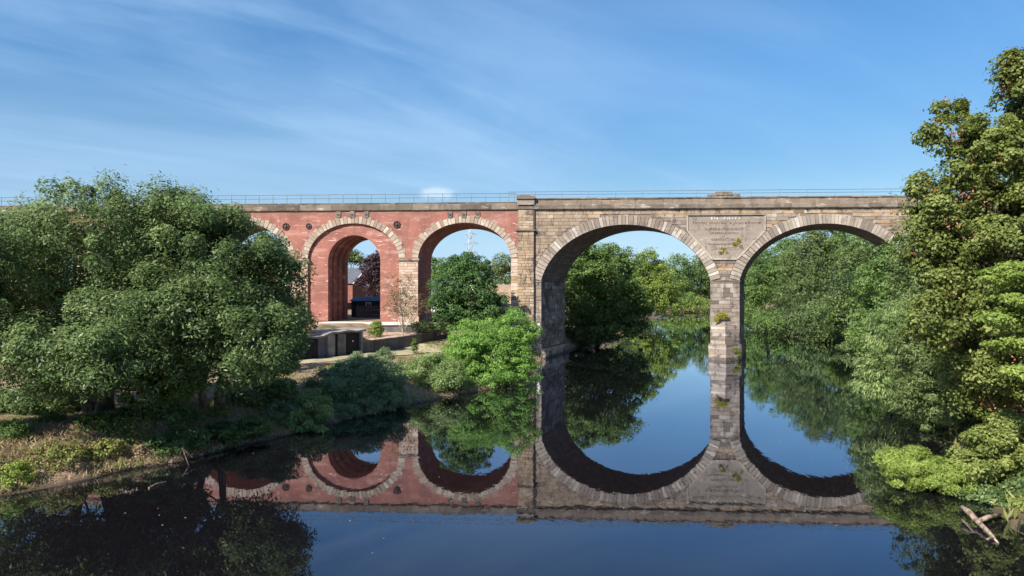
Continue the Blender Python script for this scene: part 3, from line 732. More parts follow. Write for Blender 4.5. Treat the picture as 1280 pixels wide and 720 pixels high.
def clumps_in(lobes, rc, cover, fill=.3):
    C = []; K = []
    for (c, r) in lobes:
        a, b, h = r; area = 4*math.pi*((a*b)**1.6/3+(a*h)**1.6/3+(b*h)**1.6/3)**(1/1.6)
        n = max(5, int(cover*area/(math.pi*rc*rc)))
        d = rdir(n, .25); rad = RNG.uniform(.80, 1.04, n)
        rad *= 1+.13*np.sin(d[:, 0]*5+c[0])*np.cos(d[:, 2]*6+c[1])+.08*np.sin(d[:, 1]*9+d[:, 0]*7)
        m = int(n*fill); d2 = rdir(m); r2 = RNG.uniform(.25, .75, m)
        D = np.vstack([d*rad[:, None], d2*r2[:, None]])*np.array([a, b, h])+np.array(c); C.append(D); K.append(np.vstack([d, d2]))
    return np.vstack(C), np.vstack(K)
def crown(name, lobes, rc, cover, nleaf, L, Wd, m, parent, droop=0., fill=.3, flat=.65, tonebias=0., sprig=.12, extra=None):
    C, K = clumps_in(lobes, rc, cover, fill)
    n = len(C); per = max(6, int(nleaf/n)); R_ = rc*RNG.uniform(.6, 1.3, n)*np.where(RNG.random(n) < sprig, .5, 1)
    ct = RNG.normal(.45+tonebias, .17, n)
    d = rdir(n*per, .35); rr = RNG.uniform(.35, 1., n*per)**.6*np.where(RNG.random(n*per) < .16, RNG.uniform(1., 1.5, n*per), 1.)
    # lumpy: pull leaves onto a few sub-sprays
    ci = np.repeat(np.arange(n), per); P = C[ci]+d*rr[:, None]*R_[ci][:, None]*np.array([1, 1, flat])
    out = K[ci]; Nn = d*.55+out*.35+RNG.normal(size=P.shape)*.5+np.array([0, 0, .45]); Nn /= np.linalg.norm(Nn, axis=1, keepdims=True)
    T = RNG.normal(size=P.shape)+d*.8; T[:, 2] -= droop
    if droop > 1: T = out*1.2+RNG.normal(size=P.shape)*.35; T[:, 2] -= droop*RNG.uniform(.5, 1.4, len(P)); T /= np.linalg.norm(T, axis=1, keepdims=True)
    z = th(P[:, 0], P[:, 1]); keep = P[:, 2] > np.maximum(z, .08)
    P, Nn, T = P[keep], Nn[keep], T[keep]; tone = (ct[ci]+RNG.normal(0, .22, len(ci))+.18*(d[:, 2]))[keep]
    s = RNG.uniform(.7, 1.25, len(P)); me = leaf_mesh(name, P-np.array(parent.location), Nn, L*s, Wd*s, tone, T)
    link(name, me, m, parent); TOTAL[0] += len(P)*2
    return C
def tree(name, label, px, Y, lobes, rc, nleaf, leaf=(.26, .12), m='wood1', cover=1.5, trunk_r=.25, cat='tree', group=None, droop=0., fill=.3,
         stems=1, limbs=14, bark='bark', flat=.65, tonebias=0., keysn=0, sprig=.12, cz=None, spread=.6):
    x = XofY(px, Y); z0 = max(thz(x, Y), -.2) if cz is None else cz
    root = empty(name, (x, Y, z0), 0, label=label, cat=cat, group=group)
    LB = []
    for (lx, ly, dY, rx, ry) in lobes:
        yy = Y+dY; c = W(lx, ly, yy); a = rx/F*yy; LB.append(((c.x, c.y, c.z), (a, a*.9, ry/F*yy)))
    C = crown('crown', LB, rc, cover, nleaf, leaf[0], leaf[1], MAT[m], root, droop, fill, flat, tonebias, sprig)
    tm = MB(); o = root.location; rr = random.Random(int(abs(px)*7+Y))
    if stems:
        zc = np.mean([c[0][2] for c in LB]); tops = []
        for k in range(stems):
            ang = 6.28*k/stems+rr.random(); off = Vector((math.cos(ang), math.sin(ang), 0))*spread*(0 if stems == 1 else 1)
            tl = LB[k % len(LB)][0]; top = Vector((tl[0]*.6+x*.4, tl[1]*.6+Y*.4, tl[2])); p0 = Vector((x, Y, z0-.3))+off*.4
            pts = [p0+(top-p0)*t+off*math.sin(t*3.1)*.9+Vector((rr.uniform(-.15, .15), rr.uniform(-.15, .15), 0)) for t in (0, .12, .3, .55, .8, 1)]
            tm.tube([q-o for q in pts], [trunk_r*f for f in (1.35, 1, .85, .62, .38, .15)], 8); tops.append(pts)
        idx = rr.sample(range(len(C)), min(limbs, len(C)))
        for i in idx:
            st = rr.choice(tops); a = st[rr.choice((2, 3, 3, 4))]; b = Vector(C[i]); mid = a.lerp(b, .5)+Vector((rr.uniform(-.4, .4), rr.uniform(-.4, .4), rr.uniform(0, .6)))*((b-a).length*.12)
            q = trunk_r*rr.uniform(.22, .38); tm.tube([a-o, mid-o, b-o], [q, q*.6, q*.15], 5, cap=False)
    if tm.v: tm.build('trunk', MAT[bark], root, smooth=True)
    if keysn:
        K, _ = clumps_in(LB, rc*.7, .9, .0); K = K[RNG.choice(len(K), min(keysn, len(K)), replace=False)]
        ci = np.repeat(np.arange(len(K)), 34); P = K[ci]+RNG.normal(size=(len(ci), 3))*np.array([.22, .22, .18])
        link('seed_keys', leaf_mesh('seed_keys', P-np.array(o), rdir(len(P), .3), .15, .075, RNG.normal(.5, .25, len(P))), MAT['keys'], root)
    return root

# near left bank trees
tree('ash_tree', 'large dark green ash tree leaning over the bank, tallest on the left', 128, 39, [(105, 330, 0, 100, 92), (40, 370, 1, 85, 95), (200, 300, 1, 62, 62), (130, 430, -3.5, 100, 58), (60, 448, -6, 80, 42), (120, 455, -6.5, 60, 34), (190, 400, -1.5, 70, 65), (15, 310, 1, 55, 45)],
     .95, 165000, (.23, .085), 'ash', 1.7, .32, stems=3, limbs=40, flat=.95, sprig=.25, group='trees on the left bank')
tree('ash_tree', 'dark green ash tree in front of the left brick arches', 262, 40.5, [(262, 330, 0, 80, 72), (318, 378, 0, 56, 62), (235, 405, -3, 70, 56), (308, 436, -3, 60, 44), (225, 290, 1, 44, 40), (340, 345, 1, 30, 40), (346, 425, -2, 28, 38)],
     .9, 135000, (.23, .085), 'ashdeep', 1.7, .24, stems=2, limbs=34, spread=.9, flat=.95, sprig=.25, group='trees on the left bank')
tree('ash_tree', 'ash tree cut off by the left edge of the picture', -95, 32, [(-95, 340, 0, 85, 90), (-90, 440, 0, 80, 60), (-50, 390, 1, 60, 80)], 1.0, 40000, (.25, .1), 'ash', 1.6, .3, stems=2, group='trees on the left bank')
tree('sapling', 'low leafy bush under the largest ash, sunlit pale green tips', 205, 38.5, [(200, 486, 0, 46, 34), (172, 470, 0, 30, 24), (232, 470, 0, 26, 24)], .5, 26000, (.2, .085), 'wood1', 1.6, .08, cat='bush', tonebias=.1, stems=2, limbs=12)
tree('sapling', 'small leafy bush low at the foot of the ash trunks', 110, 35.5, [(112, 538, 0, 30, 18), (150, 548, 0, 26, 15)], .4, 9000, (.2, .09), 'wood1', 1.5, .05, cat='bush', stems=2, limbs=8)
tree('sapling', 'light green bush in the shade right of the second ash', 325, 47, [(322, 462, 0, 30, 24), (352, 450, 0, 20, 18)], .5, 9000, (.2, .09), 'wood1', 1.5, .06, cat='bush', stems=2, limbs=8, tonebias=.15)
tree('sapling', 'bushy undergrowth between the path and the ash trees', 300, 56, [(290, 440, 0, 50, 30), (350, 425, 4, 28, 34)], .7, 15000, (.22, .1), 'ashdeep', 1.5, .08, cat='bush', stems=2, limbs=8)
tree('undergrowth_bush', 'dark low undergrowth left of the ash trunks', 45, 41, [(40, 500, 0, 60, 16), (95, 508, -1, 30, 14)], .45, 16000, (.2, .09), 'ashdeep', 1.5, .05, cat='bush', stems=2, limbs=8)
tree('undergrowth_bush', 'dark low undergrowth between the two ash trees', 170, 37.5, [(170, 528, 0, 34, 16), (215, 524, .5, 34, 14)], .4, 12000, (.2, .09), 'ashdeep', 1.5, .05, cat='bush', stems=2, limbs=8)
tree('undergrowth_bush', 'low dark bramble on the shaded bank right of the second ash', 300, 43, [(305, 500, 0, 36, 12), (345, 488, 1, 26, 14)], .4, 9000, (.2, .09), 'ashdeep', 1.5, .05, cat='bush', stems=2, limbs=8)
tree('undergrowth_bush', 'bush with shade put in its leaf colour hanging over the waterline left of the yellow bag', 215, 34.6, [(212, 556, 0, 24, 13), (240, 550, .8, 20, 11)], .35, 8000, (.18, .08), 'ashdeep', 1.5, .04, cat='bush', stems=2, limbs=6, tonebias=-.3)  # leaf tone lowered to stand for shade of the overhanging crown
tree('undergrowth_bush', 'bush with shade put in its leaf colour hanging over the waterline below the second ash', 285, 37.2, [(278, 543, 0, 26, 13), (312, 534, 1.4, 22, 12)], .35, 8000, (.18, .08), 'ashdeep', 1.5, .04, cat='bush', stems=2, limbs=6, tonebias=-.3)  # same lowered leaf tone, crown shade put into the colour
tree('willow_bush', 'tall grey green willow bush between the shaded and silvery ones', 478, 58, [(480, 462, 0, 26, 22), (455, 458, 1, 20, 18)], .5, 15000, (.24, .06), 'shade', 1.6, .06, droop=.3, cat='bush', stems=3, limbs=12)
tree('willow_bush', 'low grey green willow overhanging the waterline below the wide shaded one', 430, 45.8, [(425, 520, 0, 26, 13), (455, 512, 1.2, 22, 13), (490, 505, 2.6, 20, 12)], .4, 14000, (.22, .06), 'shade', 1.5, .05, droop=.4, cat='bush', stems=3, limbs=10)
# willows and bushes along the water on the left
tree('willow_bush', 'bright lime green willow bush beside the sandstone pilaster', 618, 62, [(615, 445, 0, 48, 42), (645, 425, 1, 28, 36), (590, 430, 0, 30, 28), (648, 462, -1, 26, 22), (600, 474, -2, 38, 16), (570, 452, 0, 16, 24)], .62, 60000, (.27, .07), 'lime', 1.7, .10, droop=.5, cat='bush', stems=4, limbs=24, tonebias=.1, fill=.35)
tree('willow_bush', 'pale silvery willow bush left of the lime green one', 535, 56.5, [(538, 470, 0, 36, 26), (505, 480, -1, 22, 20), (560, 478, -1, 20, 22)], .55, 30000, (.26, .06), 'sage', 1.6, .07, droop=.3, cat='bush', stems=4, limbs=18)
tree('willow_bush', 'wide willow bush toned blue green for shade above the water', 445, 50.5, [(455, 480, 0, 46, 28), (415, 492, -2, 36, 28), (485, 490, -1, 24, 22), (440, 470, 2, 30, 18)], .55, 46000, (.25, .06), 'shade', 1.6, .07, droop=.3, cat='bush', stems=4, limbs=18)
tree('willow_bush', 'small silver leaved willow spray overhanging the dark water', 385, 43, [(392, 512, 0, 20, 20), (374, 535, -1.5, 20, 16), (398, 545, -2, 12, 12)], .4, 11000, (.24, .065), 'sage', 1.5, .05, droop=.4, cat='bush', stems=3, limbs=14, tonebias=.15, fill=.1)
tree('willow_bush', 'grey green willow bush at the water below the second ash', 352, 42.5, [(350, 520, 0, 26, 16), (330, 530, -1, 20, 12), (372, 512, 1, 16, 14)], .4, 14000, (.22, .06), 'shade', 1.5, .05, droop=.3, cat='bush', stems=3, limbs=12)
tree('willow_bush', 'pale green young willow between the silvery and the lime green bushes', 572, 60, [(572, 455, 0, 14, 18), (560, 468, -1, 18, 16), (588, 440, 0, 10, 16)], .45, 12000, (.22, .06), 'lime', 1.5, .05, droop=.2, cat='bush', stems=3, limbs=10, tonebias=-.1)
tree('shrub', 'rusty brown tinted shrub on the outhouse corner', 385, 70, [(378, 402, 0, 16, 18), (370, 380, 0, 12, 20)], .5, 4500, (.22, .1), 'sparse', 1.4, .05, cat='bush', stems=2, limbs=6)
# garden trees by the brick arches
tree('garden_tree', 'round leafy green tree filling the right brick arch', 583, 79.5, [(583, 368, 0, 40, 45), (560, 385, 0, 22, 26), (608, 385, -.5, 24, 26), (585, 335, 0, 16, 20)], .75, 42000, (.26, .13), 'garden', 1.8, .2, limbs=20)
tree('thin_tree', 'thin half bare tree with rusty twigs in front of the brick pier', 503, 79.3, [(500, 360, 0, 20, 22), (512, 385, 0, 26, 18), (488, 380, 0, 12, 14)], .5, 3600, (.2, .09), 'sparse', 1.3, .09, limbs=60, bark='palebark', fill=.4)
tree('shrub', 'small bright green shrub on the terrace near the outhouse', 469, 75.6, [(470, 412, 0, 8, 10)], .35, 2600, (.18, .09), 'wood3', 1.6, .03, cat='bush', limbs=5)
tree('shrub', 'little pointed green conifer on the pale grass below the wall', 518, 74, [(518, 436, 0, 4.5, 7), (518, 429, 0, 2.5, 6)], .2, 1500, (.14, .06), 'wood1', 1.6, .03, cat='bush', limbs=3)
tree('shrub', 'low green plants along the wall foot behind the thin tree', 535, 82.2, [(530, 408, 0, 18, 6), (556, 408, 0, 10, 8)], .3, 4000, (.16, .08), 'ashdeep', 1.5, .03, cat='bush', limbs=3)
tree('shrub', 'white flowering shrub at the foot of the arch pier', 535, 88, [(533, 394, 0, 11, 6)], .3, 1300, (.18, .13), 'flower', 1.3, .03, cat='bush', limbs=3)
# right bank, near
tree('sycamore_tree', 'tall sycamore with reddish seed keys rising at the right edge', 1345, 33, [(1266, 92, 0, 17, 26), (1300, 120, 0, 46, 44), (1188, 138, 1, 17, 18), (1168, 172, 0, 16, 14), (1222, 178, 0, 40, 24), (1280, 205, 0, 60, 46), (1205, 222, 0, 24, 20), (1152, 240, 0, 12, 14), (1180, 268, 0, 34, 34), (1285, 300, 0, 90, 70), (1172, 325, .5, 34, 32), (1215, 350, .5, 48, 50), (1165, 402, 0, 26, 40), (1250, 400, 1, 75, 60), (1350, 200, 1, 80, 90), (1245, 470, 2, 60, 45)],
     .62, 235000, (.175, .12), 'sycamore', 1.6, .42, limbs=60, keysn=190, fill=.35, sprig=.3, flat=.8, droop=.3, tonebias=.06)
tree('beech_tree', 'bright green branch tiers reaching in at the right edge', 1345, 26, [(1275, 345, 0, 38, 14), (1282, 375, 0, 40, 12), (1262, 398, 0, 34, 10), (1280, 430, 0, 34, 12), (1300, 465, 0, 40, 12)], .42, 26000, (.13, .085), 'wood3', 1.6, .16, limbs=26, flat=.35, sprig=.2, fill=.5)
tree('willow_tree', 'silvery green willow cascading to the water on the right bank', 1130, 47, [(1112, 430, 0, 32, 42), (1098, 478, -1, 26, 34), (1140, 490, 0, 40, 40), (1130, 410, 2, 30, 36)], .6, 52000, (.30, .055), 'sage', 1.6, .15, droop=1.6, stems=2, limbs=20, tonebias=.05)
tree('willow_tree', 'dark green willow mass below the sycamore', 1210, 41, [(1190, 500, 0, 60, 42), (1240, 520, 1, 60, 45), (1160, 450, 2, 40, 60)], .7, 46000, (.26, .08), 'wood2', 1.5, .15, droop=.8, stems=2, limbs=20, tonebias=-.1)
tree('willow_bush', 'yellow green willow bush spreading low over the water at right', 1180, 29.5, [(1145, 590, 0, 38, 24), (1185, 598, -.5, 30, 20), (1120, 578, .5, 20, 14)], .34, 42000, (.15, .035), 'wood3', 1.7, .05, droop=-.9, cat='bush', stems=4, limbs=24, tonebias=.15)
tree('maple_bush', 'light green leafy bush above the driftwood at the right edge', 1275, 29, [(1245, 565, 0, 42, 28), (1215, 583, 0, 22, 16), (1285, 590, 0, 36, 34), (1268, 535, .5, 24, 16)], .4, 42000, (.14, .10), 'sycamore', 1.7, .06, cat='bush', stems=3, limbs=24, tonebias=.25)
tree('undergrowth_bush', 'dark bush behind the driftwood at the water edge', 1250, 28, [(1240, 628, 0, 45, 16), (1300, 610, 0, 40, 30)], .4, 16000, (.16, .08), 'ashdeep', 1.6, .05, cat='bush', stems=2, limbs=8)
tree('undergrowth_bush', 'small bright leaf spray low at the right edge', 1300, 23, [(1290, 634, 0, 16, 10)], .25, 3000, (.14, .10), 'sycamore', 1.5, .03, cat='bush', limbs=6, tonebias=.3)
tree('riverside_tree', 'leafy tree in front of the right end of the sandstone arch', 1112, 66, [(1100, 375, 0, 34, 48), (1135, 350, 0, 36, 60), (1160, 400, 0, 40, 60), (1085, 420, -1, 26, 30)], .85, 40000, (.28, .12), 'wood1', 1.7, .22, limbs=22, tonebias=.1)
tree('riverside_tree', 'tall tree hidden among leaves behind the sycamore', 1190, 58, [(1180, 330, 0, 60, 80), (1230, 400, 0, 70, 90)], 1.0, 30000, (.3, .14), 'wood2', 1.6, .25)
# behind the viaduct, left bank
tree('bank_tree', 'broad tree behind the viaduct, lit top and shaded foot beside the abutment', 748, 104, [(748, 362, 0, 46, 54), (722, 350, 0, 34, 44), (785, 378, 1, 26, 36), (765, 333, 2, 32, 24), (760, 405, -1, 40, 24), (796, 392, 2, 14, 28), (735, 330, 3, 30, 22)], 1.05, 52000, (.42, .2), 'wood1', 1.7, .3, limbs=24)
tree('bank_tree', 'low dark trees at the water behind the abutment', 715, 103, [(715, 408, 0, 24, 22), (735, 415, 0, 26, 16)], .8, 12000, (.35, .16), 'ashdeep', 1.5, .15, limbs=10)
tree('bank_tree', 'pale green tree second along the far left bank', 800, 165, [(812, 350, 0, 26, 32), (830, 370, -4, 24, 26), (804, 382, 0, 14, 14)], 1.5, 17000, (.55, .26), 'wood3', 1.7, .3, tonebias=-.15)
tree('bank_tree', 'mid green tree at the far river bend left of the pier', 845, 250, [(845, 350, 0, 26, 30), (870, 358, 5, 24, 28), (850, 378, -5, 30, 14)], 1.7, 17000, (.65, .3), 'wood1', 1.7, .3)
tree('bank_tree', 'tall tree top showing at the left haunch of the pier', 882, 256, [(884, 345, 0, 22, 34), (905, 360, 0, 24, 34)], 1.8, 11000, (.7, .32), 'wood2', 1.7, .3)
tree('bank_tree', 'yellowish low bush at the river bend', 845, 240, [(806, 388, -2, 14, 8), (818, 384, 0, 14, 9), (845, 383, 0, 24, 10), (875, 384, 0, 22, 11), (898, 386, 0, 20, 9)], 1.2, 9000, (.5, .26), 'wood3', 1.6, .15, cat='bush')
# behind the viaduct, right bank
tree('bank_tree', 'feathery light green tree just right of the river pier', 948, 155, [(945, 362, 0, 30, 42), (970, 335, 4, 28, 38), (935, 385, -2, 22, 26)], 1.3, 22000, (.5, .22), 'wood1', 1.7, .3, tonebias=.12)
tree('bank_tree', 'dark olive tree tallest in the right sandstone arch', 1012, 132, [(1012, 335, 0, 34, 44), (1030, 310, 0, 30, 28), (1000, 370, 0, 28, 30), (1060, 325, 3, 32, 38)], 1.25, 32000, (.46, .2), 'wood2', 1.7, .35, limbs=24)
tree('bank_tree', 'green tree under the right haunch of the last arch', 1088, 118, [(1085, 335, 0, 36, 42), (1110, 360, 0, 36, 50)], 1.2, 22000, (.44, .2), 'wood2', 1.7, .3, tonebias=.1)
tree('bank_tree', 'yellow green rounded tree low in the last arch', 1080, 104, [(1076, 378, 0, 24, 26), (1098, 372, 0, 26, 30), (1060, 400, 0, 20, 14)], .95, 18000, (.38, .18), 'wood3', 1.7, .2, tonebias=-.1)
tree('willow_tree', 'grey green willow trailing at the water in the last arch', 1020, 118, [(1022, 398, 0, 26, 22), (1045, 395, -2, 24, 28), (1000, 405, 2, 20, 14), (1055, 420, -6, 20, 14)], 1.0, 22000, (.5, .1), 'sage', 1.7, .2, droop=1.2, tonebias=-.12)
tree('bank_tree', 'low bright bushes on the bank right of the pier', 958, 140, [(950, 400, 0, 26, 10), (978, 402, 0, 24, 14), (938, 395, 3, 14, 14)], .9, 11000, (.4, .18), 'wood1', 1.7, .15, cat='bush', tonebias=.1)
tree('waterside_bush', 'low green bush at the waterline under the left haunch of the last arch', 975, 122, [(965, 408, 0, 22, 10), (990, 410, 0, 20, 9)], .7, 8000, (.36, .16), 'wood1', 1.6, .1, cat='bush')
tree('waterside_bush', 'low grey green bush at the waterline below the olive tree', 1030, 110, [(1020, 418, 0, 22, 10), (1048, 422, -2, 22, 11)], .7, 8000, (.36, .12), 'sage', 1.6, .1, cat='bush', tonebias=-.2)
tree('waterside_bush', 'dark bush at the waterline behind the silvery willow', 1080, 92, [(1078, 434, 0, 24, 16)], .7, 6000, (.3, .14), 'wood2', 1.6, .1, cat='bush')
# behind the brick arches
tree('copper_beech', 'dark purple copper beech seen through the inner brick arch', 472, 128, [(470, 345, 0, 20, 26), (480, 330, 0, 18, 20), (490, 360, 0, 20, 28)], 1.1, 14000, (.42, .22), 'copper', 1.7, .3)
tree('background_tree', 'dark trees on the skyline left in the inner brick arch', 440, 330, [(436, 322, 0, 9, 10), (448, 325, 0, 8, 8)], 2.2, 2500, (1, .5), 'wood2', 1.6, .3)
tree('background_tree', 'green tree behind the left brick arch chimney', 350, 170, [(352, 322, 0, 22, 14), (330, 335, 0, 26, 24)], 1.6, 6000, (.6, .3), 'wood2', 1.6, .3)
tree('background_tree', 'mid green garden tree at the left jamb of the right brick arch', 548, 118, [(548, 345, 0, 20, 22), (535, 360, 0, 14, 14)], 1.2, 9000, (.42, .2), 'wood1', 1.6, .25)
tree('background_tree', 'grey green trees on the skyline at the right jamb of the brick arch', 632, 260, [(632, 335, 0, 18, 17), (618, 338, 0, 14, 12), (650, 332, 0, 16, 18)], 2, 5000, (.8, .4), 'wood2', 1.6, .3)
# the far wood and hedges that read as one mass
def wood_mass(name, spots, n, size, m):
    root = empty(name+'_origin'); bpy.data.objects.remove(root)
    LB = [((x, y, max(thz(x, y), 0)+h*.5), (r, r, h*.55)) for x, y, r, h in spots]
    C, K = clumps_in(LB, 2.2, 1.5, .3); per = max(6, n//len(C)); ci = np.repeat(np.arange(len(C)), per)
    d = rdir(len(ci), .3); P = C[ci]+d*RNG.uniform(.5, 1, len(ci))[:, None]*2.4*np.array([1, 1, .7])
    Nn = d*.5+K[ci]*.4+RNG.normal(size=P.shape)*.4+np.array([0, 0, .4]); Nn /= np.linalg.norm(Nn, axis=1, keepdims=True)
    k = P[:, 2] > .3; P = P[k]; Nn = Nn[k]; ct = RNG.normal(.45, .16, len(C))[ci][k]
    me = leaf_mesh(name, P, Nn, size, size*.5, ct+RNG.normal(0, .12, len(P)))
    link(name, me, MAT[m], kind='stuff')
sp = []
rr = random.Random(5)
for i in range(46):
    t = i/45; sp.append((-190+t*200+rr.uniform(-6, 6), 330+rr.uniform(-30, 60), rr.uniform(7, 11), rr.uniform(10, 17)))
for i in range(26): sp.append((40+i*7+rr.uniform(-3, 3), 300+rr.uniform(-15, 40) if i > 4 else 330, rr.uniform(7, 10), rr.uniform(15, 20)))
wood_mass('distant_woodland', sp, 36000, 1.1, 'wood1')
sp = [(58+rr.uniform(0, 14), 105+i*7.5, 7, rr.uniform(13, 17)) for i in range(11)]+[(78+rr.uniform(0, 14), 80+i*9, 8, rr.uniform(14, 17)) for i in range(13)]+[(46+i*6, 262+rr.uniform(0, 18), 8, 15) for i in range(14)]
wood_mass('right_bank_woodland', sp, 42000, .7, 'wood1')
sp = [(9+i*2.6+rr.uniform(-3, 0), 126+i*8.5, 6, rr.uniform(11, 14)) for i in range(18)]
wood_mass('left_bank_woodland', sp, 30000, .65, 'wood2')
sp = [(45+rr.uniform(0, 10), 50+i*6, 6, rr.uniform(10, 14)) for i in range(10)]+[(27+i*1.2+rr.uniform(0, 4), 18+i*4, 4, 8) for i in range(9)]
wood_mass('right_bank_thicket', sp, 34000, .4, 'ashdeep')

# ground cover on the near left bank and waterline fringes
def cover(name, n, xr, yr, m, hgt=(.15, .5), flt=None, wd=.05, lean=.5, shorerange=(0.1, 9)):
    x = RNG.uniform(*xr, n); y = RNG.uniform(*yr, n); d = seg_dist(x, y, RIV); ins = inside(x, y, RIV)
    pat = hnoise(x*.9+3, y*.9)+RNG.normal(0, .25, n)
    k = (~ins) & (d > shorerange[0]) & (d < shorerange[1]) & (pat > (-.1 if flt is None else flt)); x = x[k]; y = y[k]; n = len(x)
    hh = RNG.uniform(*hgt, n); z = th(x, y)
    T = RNG.normal(size=(n, 3))*lean; T[:, 2] = 1; T /= np.linalg.norm(T, axis=1, keepdims=True)
    Nn = RNG.normal(size=(n, 3)); Nn[:, 2] *= .3; Nn -= T*np.sum(T*Nn, 1, keepdims=True); Nn /= np.linalg.norm(Nn, axis=1, keepdims=True)
    P = np.stack([x, y, z+hh*.42], 1)
    link(name, leaf_mesh(name, P, Nn, hh, wd*RNG.uniform(.6, 1.4, n), RNG.normal(.5, .22, n), T), MAT[m], kind='stuff')
cover('dry_grass', 80000, (-36, -13), (26, 44), 'straw', (.12, .4), -.3, .03, .8, (.0, 9))
cover('weeds', 90000, (-36, -13), (26, 44), 'weed', (.15, .5), .55, .09, .9, (.0, 9))
cover('short_grass', 50000, (-22, 3), (44, 86), 'weed', (.08, .28), .1, .06, .8, (.2, 14))
cover('waterline_grass', 26000, (-20, 5), (30, 86), 'straw', (.15, .5), .1, .05, .7, (.0, 1.4))
cover('reed_grass', 24000, (16, 60), (20, 130), 'weed', (.3, .9), -.5, .09, .5, (.0, 3))
def low_bush(name, label, px, py, r, n, m, leaf=(.12, .07), grp='weed clumps on the left bank'):
    # seat the clump where the ground is met along that line of sight
    Y = 25.
    while Y < 120 and W(px, py, Y).z > max(thz(XofY(px, Y), Y), 0): Y += .25
    rp = r*F/Y; return tree(name, label, px, Y, [(px, py-rp*.3, 0, rp, rp*.6)], .25, n, leaf, m, 1.6, .02, cat='weeds', group=grp, limbs=4, stems=0)
low_bush('weed_clump', 'green weed clump at the left edge just above the water', 15, 605, .9, 3000, 'wood3')
low_bush('weed_clump', 'yellow green weeds second from the left edge at the waterline', 75, 580, 1.1, 3600, 'weed')
low_bush('weed_clump', 'leafy weeds high on the bare bank at the left edge', 12, 548, .9, 2800, 'wood1')
low_bush('weed_clump', 'small weeds growing midway up the bare earth bank', 62, 530, .7, 1800, 'wood1')
low_bush('weed_clump', 'pale weeds along the sunlit lip of the bank', 130, 572, .9, 2600, 'weed')
low_bush('weed_clump', 'dry pale tangle of weeds at the end of the sunlit lip', 172, 572, .6, 1600, 'straw')
low_bush('weed_clump', 'straggly pale plant by the dark waterline', 232, 545, .7, 1200, 'weed')
low_bush('weed_clump', 'pale plant in the shade below the yellow bag', 275, 520, .6, 1200, 'weed')

# plants on the masonry
def wall_plant(px, py, r, d, m, label, n=420):
    s0, z0 = face(px, py, d); p = wl(s0, d, z0)
    k_ = RNG.integers(0, 6, n); cc_ = RNG.uniform(-1, 1, (6, 3))*r*np.array([.75, .1, .6]); cc_[:, 2] -= np.abs(cc_[:, 0])*.35; P = cc_[k_]+rdir(n, .9)*RNG.uniform(.1, 1, n)[:, None]**.7*r*RNG.uniform(.3, .6, 6)[k_][:, None]*np.array([1, .5, 1.]); root = empty('wall_plant', p, 0, label=label, cat='plant', group='plants growing out of the stonework')
    T = P/np.linalg.norm(P, axis=1, keepdims=True)
    link('foliage', leaf_mesh('foliage', P, rdir(n, .3), .22, .045, RNG.normal(.5, .25, n), T), MAT[m], root)
    MB().bar((0, .1, -.1), (0, -.1, r*.3), .03).build('stem', MAT['bark'], root)
wall_plant(902, 396.5, .85, -.55, 'tuft', 'yellow plant on the pier cutwater top', 1500)
wall_plant(920, 441, .75, -.75, 'weed', 'green plant hanging low on the right of the pier base', 700)
wall_plant(904, 313, .55, -.10, 'tuft', 'thin yellow green plant low on the inscribed panel', 260)
wall_plant(921, 304, .75, -.10, 'tuft', 'larger plant on the right side of the inscribed panel', 360)
wall_plant(892, 246, .3, .2, 'weed', 'tiny weed on the parapet by the centre block', 60)

# ------------------------------------------------------------------ outhouse and garden walls left of the arches
A = Vector((-20.9, 67.7)); B = Vector((-16.3, 74.4)); C_ = Vector((-8.6, 84.0))
ang = math.atan2(B.y-A.y, B.x-A.x); dl = (B-A).length
oh = empty('outhouse', (A.x, A.y, 0), ang, label='low grey outhouse with black doors under a wavy pale roof slab', cat='outhouse')
zt = 4.0; k = dl/75.
def opx(p): return (p-378)*k
MB().box((dl/2-.5, 1.6, 1.8), (dl+1.0, 2.6, 4.3)).build('wall', MAT['greywall'], oh)
def door_or_gap(a, b, m, hnd=True, dy=-.02, z0=1.5, z1=3.78):
    o = MB().box(((a+b)/2, .27+dy, (z0+z1)/2), (b-a-.04, .10, z1-z0)).build('door_or_gap', MAT[m], oh)
    if hnd: MB().box(((a+b)/2, .17+dy, (z0+z1)/2+.3), (.16, .05, .13)).build('handle', MAT['white'], o)
door_or_gap(opx(378), opx(398), 'doorgap_black', z1=3.6); door_or_gap(opx(433), opx(450), 'doorgap_black'); door_or_gap(opx(417.2), opx(421.8), 'doorgap_black', False)  # narrow last panel is no door: black strip for a gap's shade
MB().box((opx(427), .16, 2.6), (opx(432)-opx(422), .14, 2.35)).build('timber_panel', MAT['wood'], oh)
MB().box((opx(403), .22, 2.55), (opx(407.5)-opx(398.4), .16, 2.5)).build('painted_panel', MAT['bluewall'], oh)
MB().box((opx(412.3), .08, 2.55), (opx(416.7)-opx(408), .42, 2.6)).build('pier', MAT['concrete'], oh)
MB().box((opx(451.7), .08, 2.5), (.26, .34, 2.9)).build('pier', MAT['concrete'], oh)
sl = MB(); P = []
for i in range(25):
    t = i/24; x = -.9+t*(dl+1.3); zz = zt-.22+.34*ss(np.array(x), opx(402), opx(416)).item()+.05*math.sin(x*2.4); P.append((x, zz))
for i in range(24):
    (x0, z0), (x1, z1) = P[i], P[i+1]; sl.add([(x0, -.22, z0), (x1, -.22, z1), (x1, 3.1, z1+.1), (x0, 3.1, z0+.1), (x0, -.22, z0-.2), (x1, -.22, z1-.2), (x1, 3.1, z1-.1), (x0, 3.1, z0-.1)], [(0, 1, 2, 3), (7, 6, 5, 4), (0, 4, 5, 1), (3, 2, 6, 7)])
sl.build('roof_slab', MAT['concrete'], oh)
